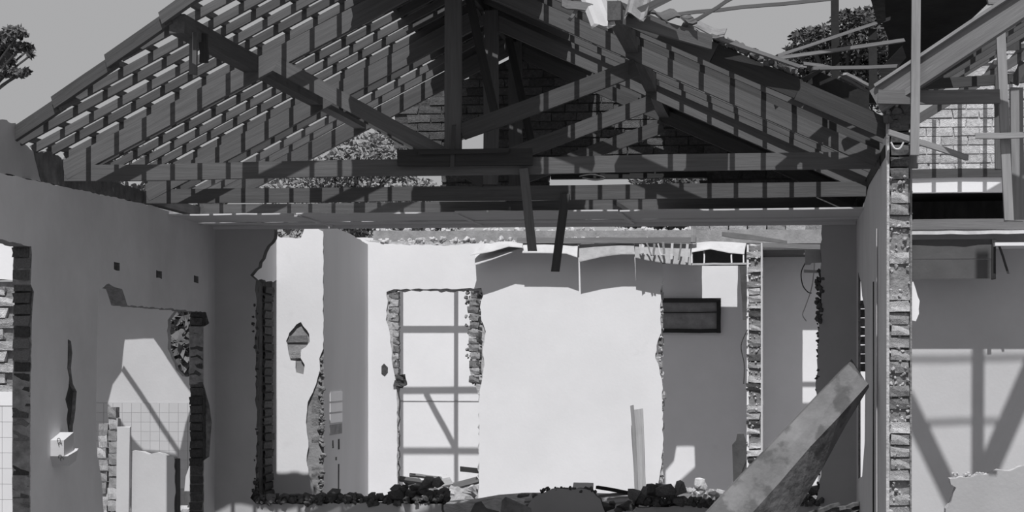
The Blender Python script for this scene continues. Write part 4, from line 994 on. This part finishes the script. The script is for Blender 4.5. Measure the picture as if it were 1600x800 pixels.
for i in range(22):
    p = at(622 + 126 * (i + R.random()) / 22, R.uniform(762, 800), DC + R.uniform(.1, .6)); s = R.uniform(.07, .15)
    stone('rubble_stone', p, (s * 1.3, s, s * .7), R.choice(('rubble_pale', 'rubble_mid')), 'grey stone in the far doorway rubble, %s from the left' % ordinal(i), 'rubble', 'stones in the far doorway')
# heaps of rubble filling the far room floors so nothing hangs
def heap(name, x0, x1, y0, y1, h, m, label):
    nx, ny = 22, 10; vs, fs = [], []
    for i in range(nx + 1):
        for j in range(ny + 1):
            u, v = i / nx, j / ny
            k = math.sin(math.pi * min(1, max(0, u))) ** .35 * math.sin(math.pi * min(1, max(0, v))) ** .35
            vs.append((x0 + (x1 - x0) * u, y0 + (y1 - y0) * v, max(0.0, h * k * R.uniform(.8, 1.1)) if 0 < i < nx and 0 < j < ny else 0.0))
    for i in range(nx):
        for j in range(ny):
            a = i * (ny + 1) + j; fs.append((a, a + 1, a + ny + 2, a + ny + 1))
    return tag(mesh(name, vs, fs, m), label, 'rubble', None, 'stuff')
heap('rubble_heap', -3.90, -3.10, DC - .3, DC + 1.6, .27, 'rubble_mid', 'grey rubble bed filling the far doorway')
heap('rubble_heap', -4.1, .6, D1 + .2, D1 + 3.3, .34, 'rubble_mid', 'rubble bed lying just behind the broken back wall')
heap('rubble_heap', -1.6, .15, 17.0, 17.95, .26, 'rubble_dark', 'dark rubble bed in front of the broken back wall')
# boards beside the mound
GM = 'boards beside the mound'
stick('fallen_board', at(927, 764, D1 + .4), at(895, 764, D1 + .4), .16, .03, 'sheet_pale', 'pale board end showing just behind the mound', 'board', GM, up=(0, -.6, 1))
stick('fallen_board', at(933, 761, D1 + .5), at(1000, 774, D1 + .2), .03, .03, 'timber_dark', 'dark stick slanting down from the mound to the heap', 'board', GM, up=(0, 0, 1))
stick('fallen_board', at(935, 775, D1 + .4), at(1000, 770, D1 + .4), .05, .025, 'timber_grey', 'grey stick lying across the dip beside the mound', 'board', GM, up=(0, 0, 1))
stick('fallen_board', at(948, 784, D1 + .35), at(990, 780, D1 + .35), .10, .02, 'sheet_pale', 'pale strip lying low in the dip beside the mound', 'board', GM, up=(0, -.4, 1))
stick('fallen_board', at(820, 782, D1 + .3), at(858, 781, D1 + .3), .08, .02, 'concrete', 'small grey strip left of the mound', 'board', GM, up=(0, -.3, 1))
# charred sticks at the foot of the right pier
for i in range(7):
    x = 1262 + i * 9; stick('charred_stick', at(x, 806 - (i % 3) * 5, 17.0 + .08 * i), at(x + 48, 786 + (i % 4) * 6, 17.08 + .08 * i), .05, .03, 'rubble_dark', 'charred stick at the foot of the right pier, %s from the left' % ordinal(i), 'stick', 'charred sticks below the right pier', up=(0, 0, 1), seg=4, jit=.012)
heap('charred_heap', at(1250, 800, 17.2).x, XR - .01, 16.9, 17.9, .30, 'rubble_dark', 'black heap at the foot of the right pier')
# mortar crumbs on the low wall of the side room
lumps('mortar_crumbs', [(at(1500 + R.uniform(-14, 110), 744 - R.uniform(0, 5) - max(0, 0), DG + R.uniform(.02, .12)), R.uniform(.015, .03)) for _ in range(50)], 'mortar_pale', wg)
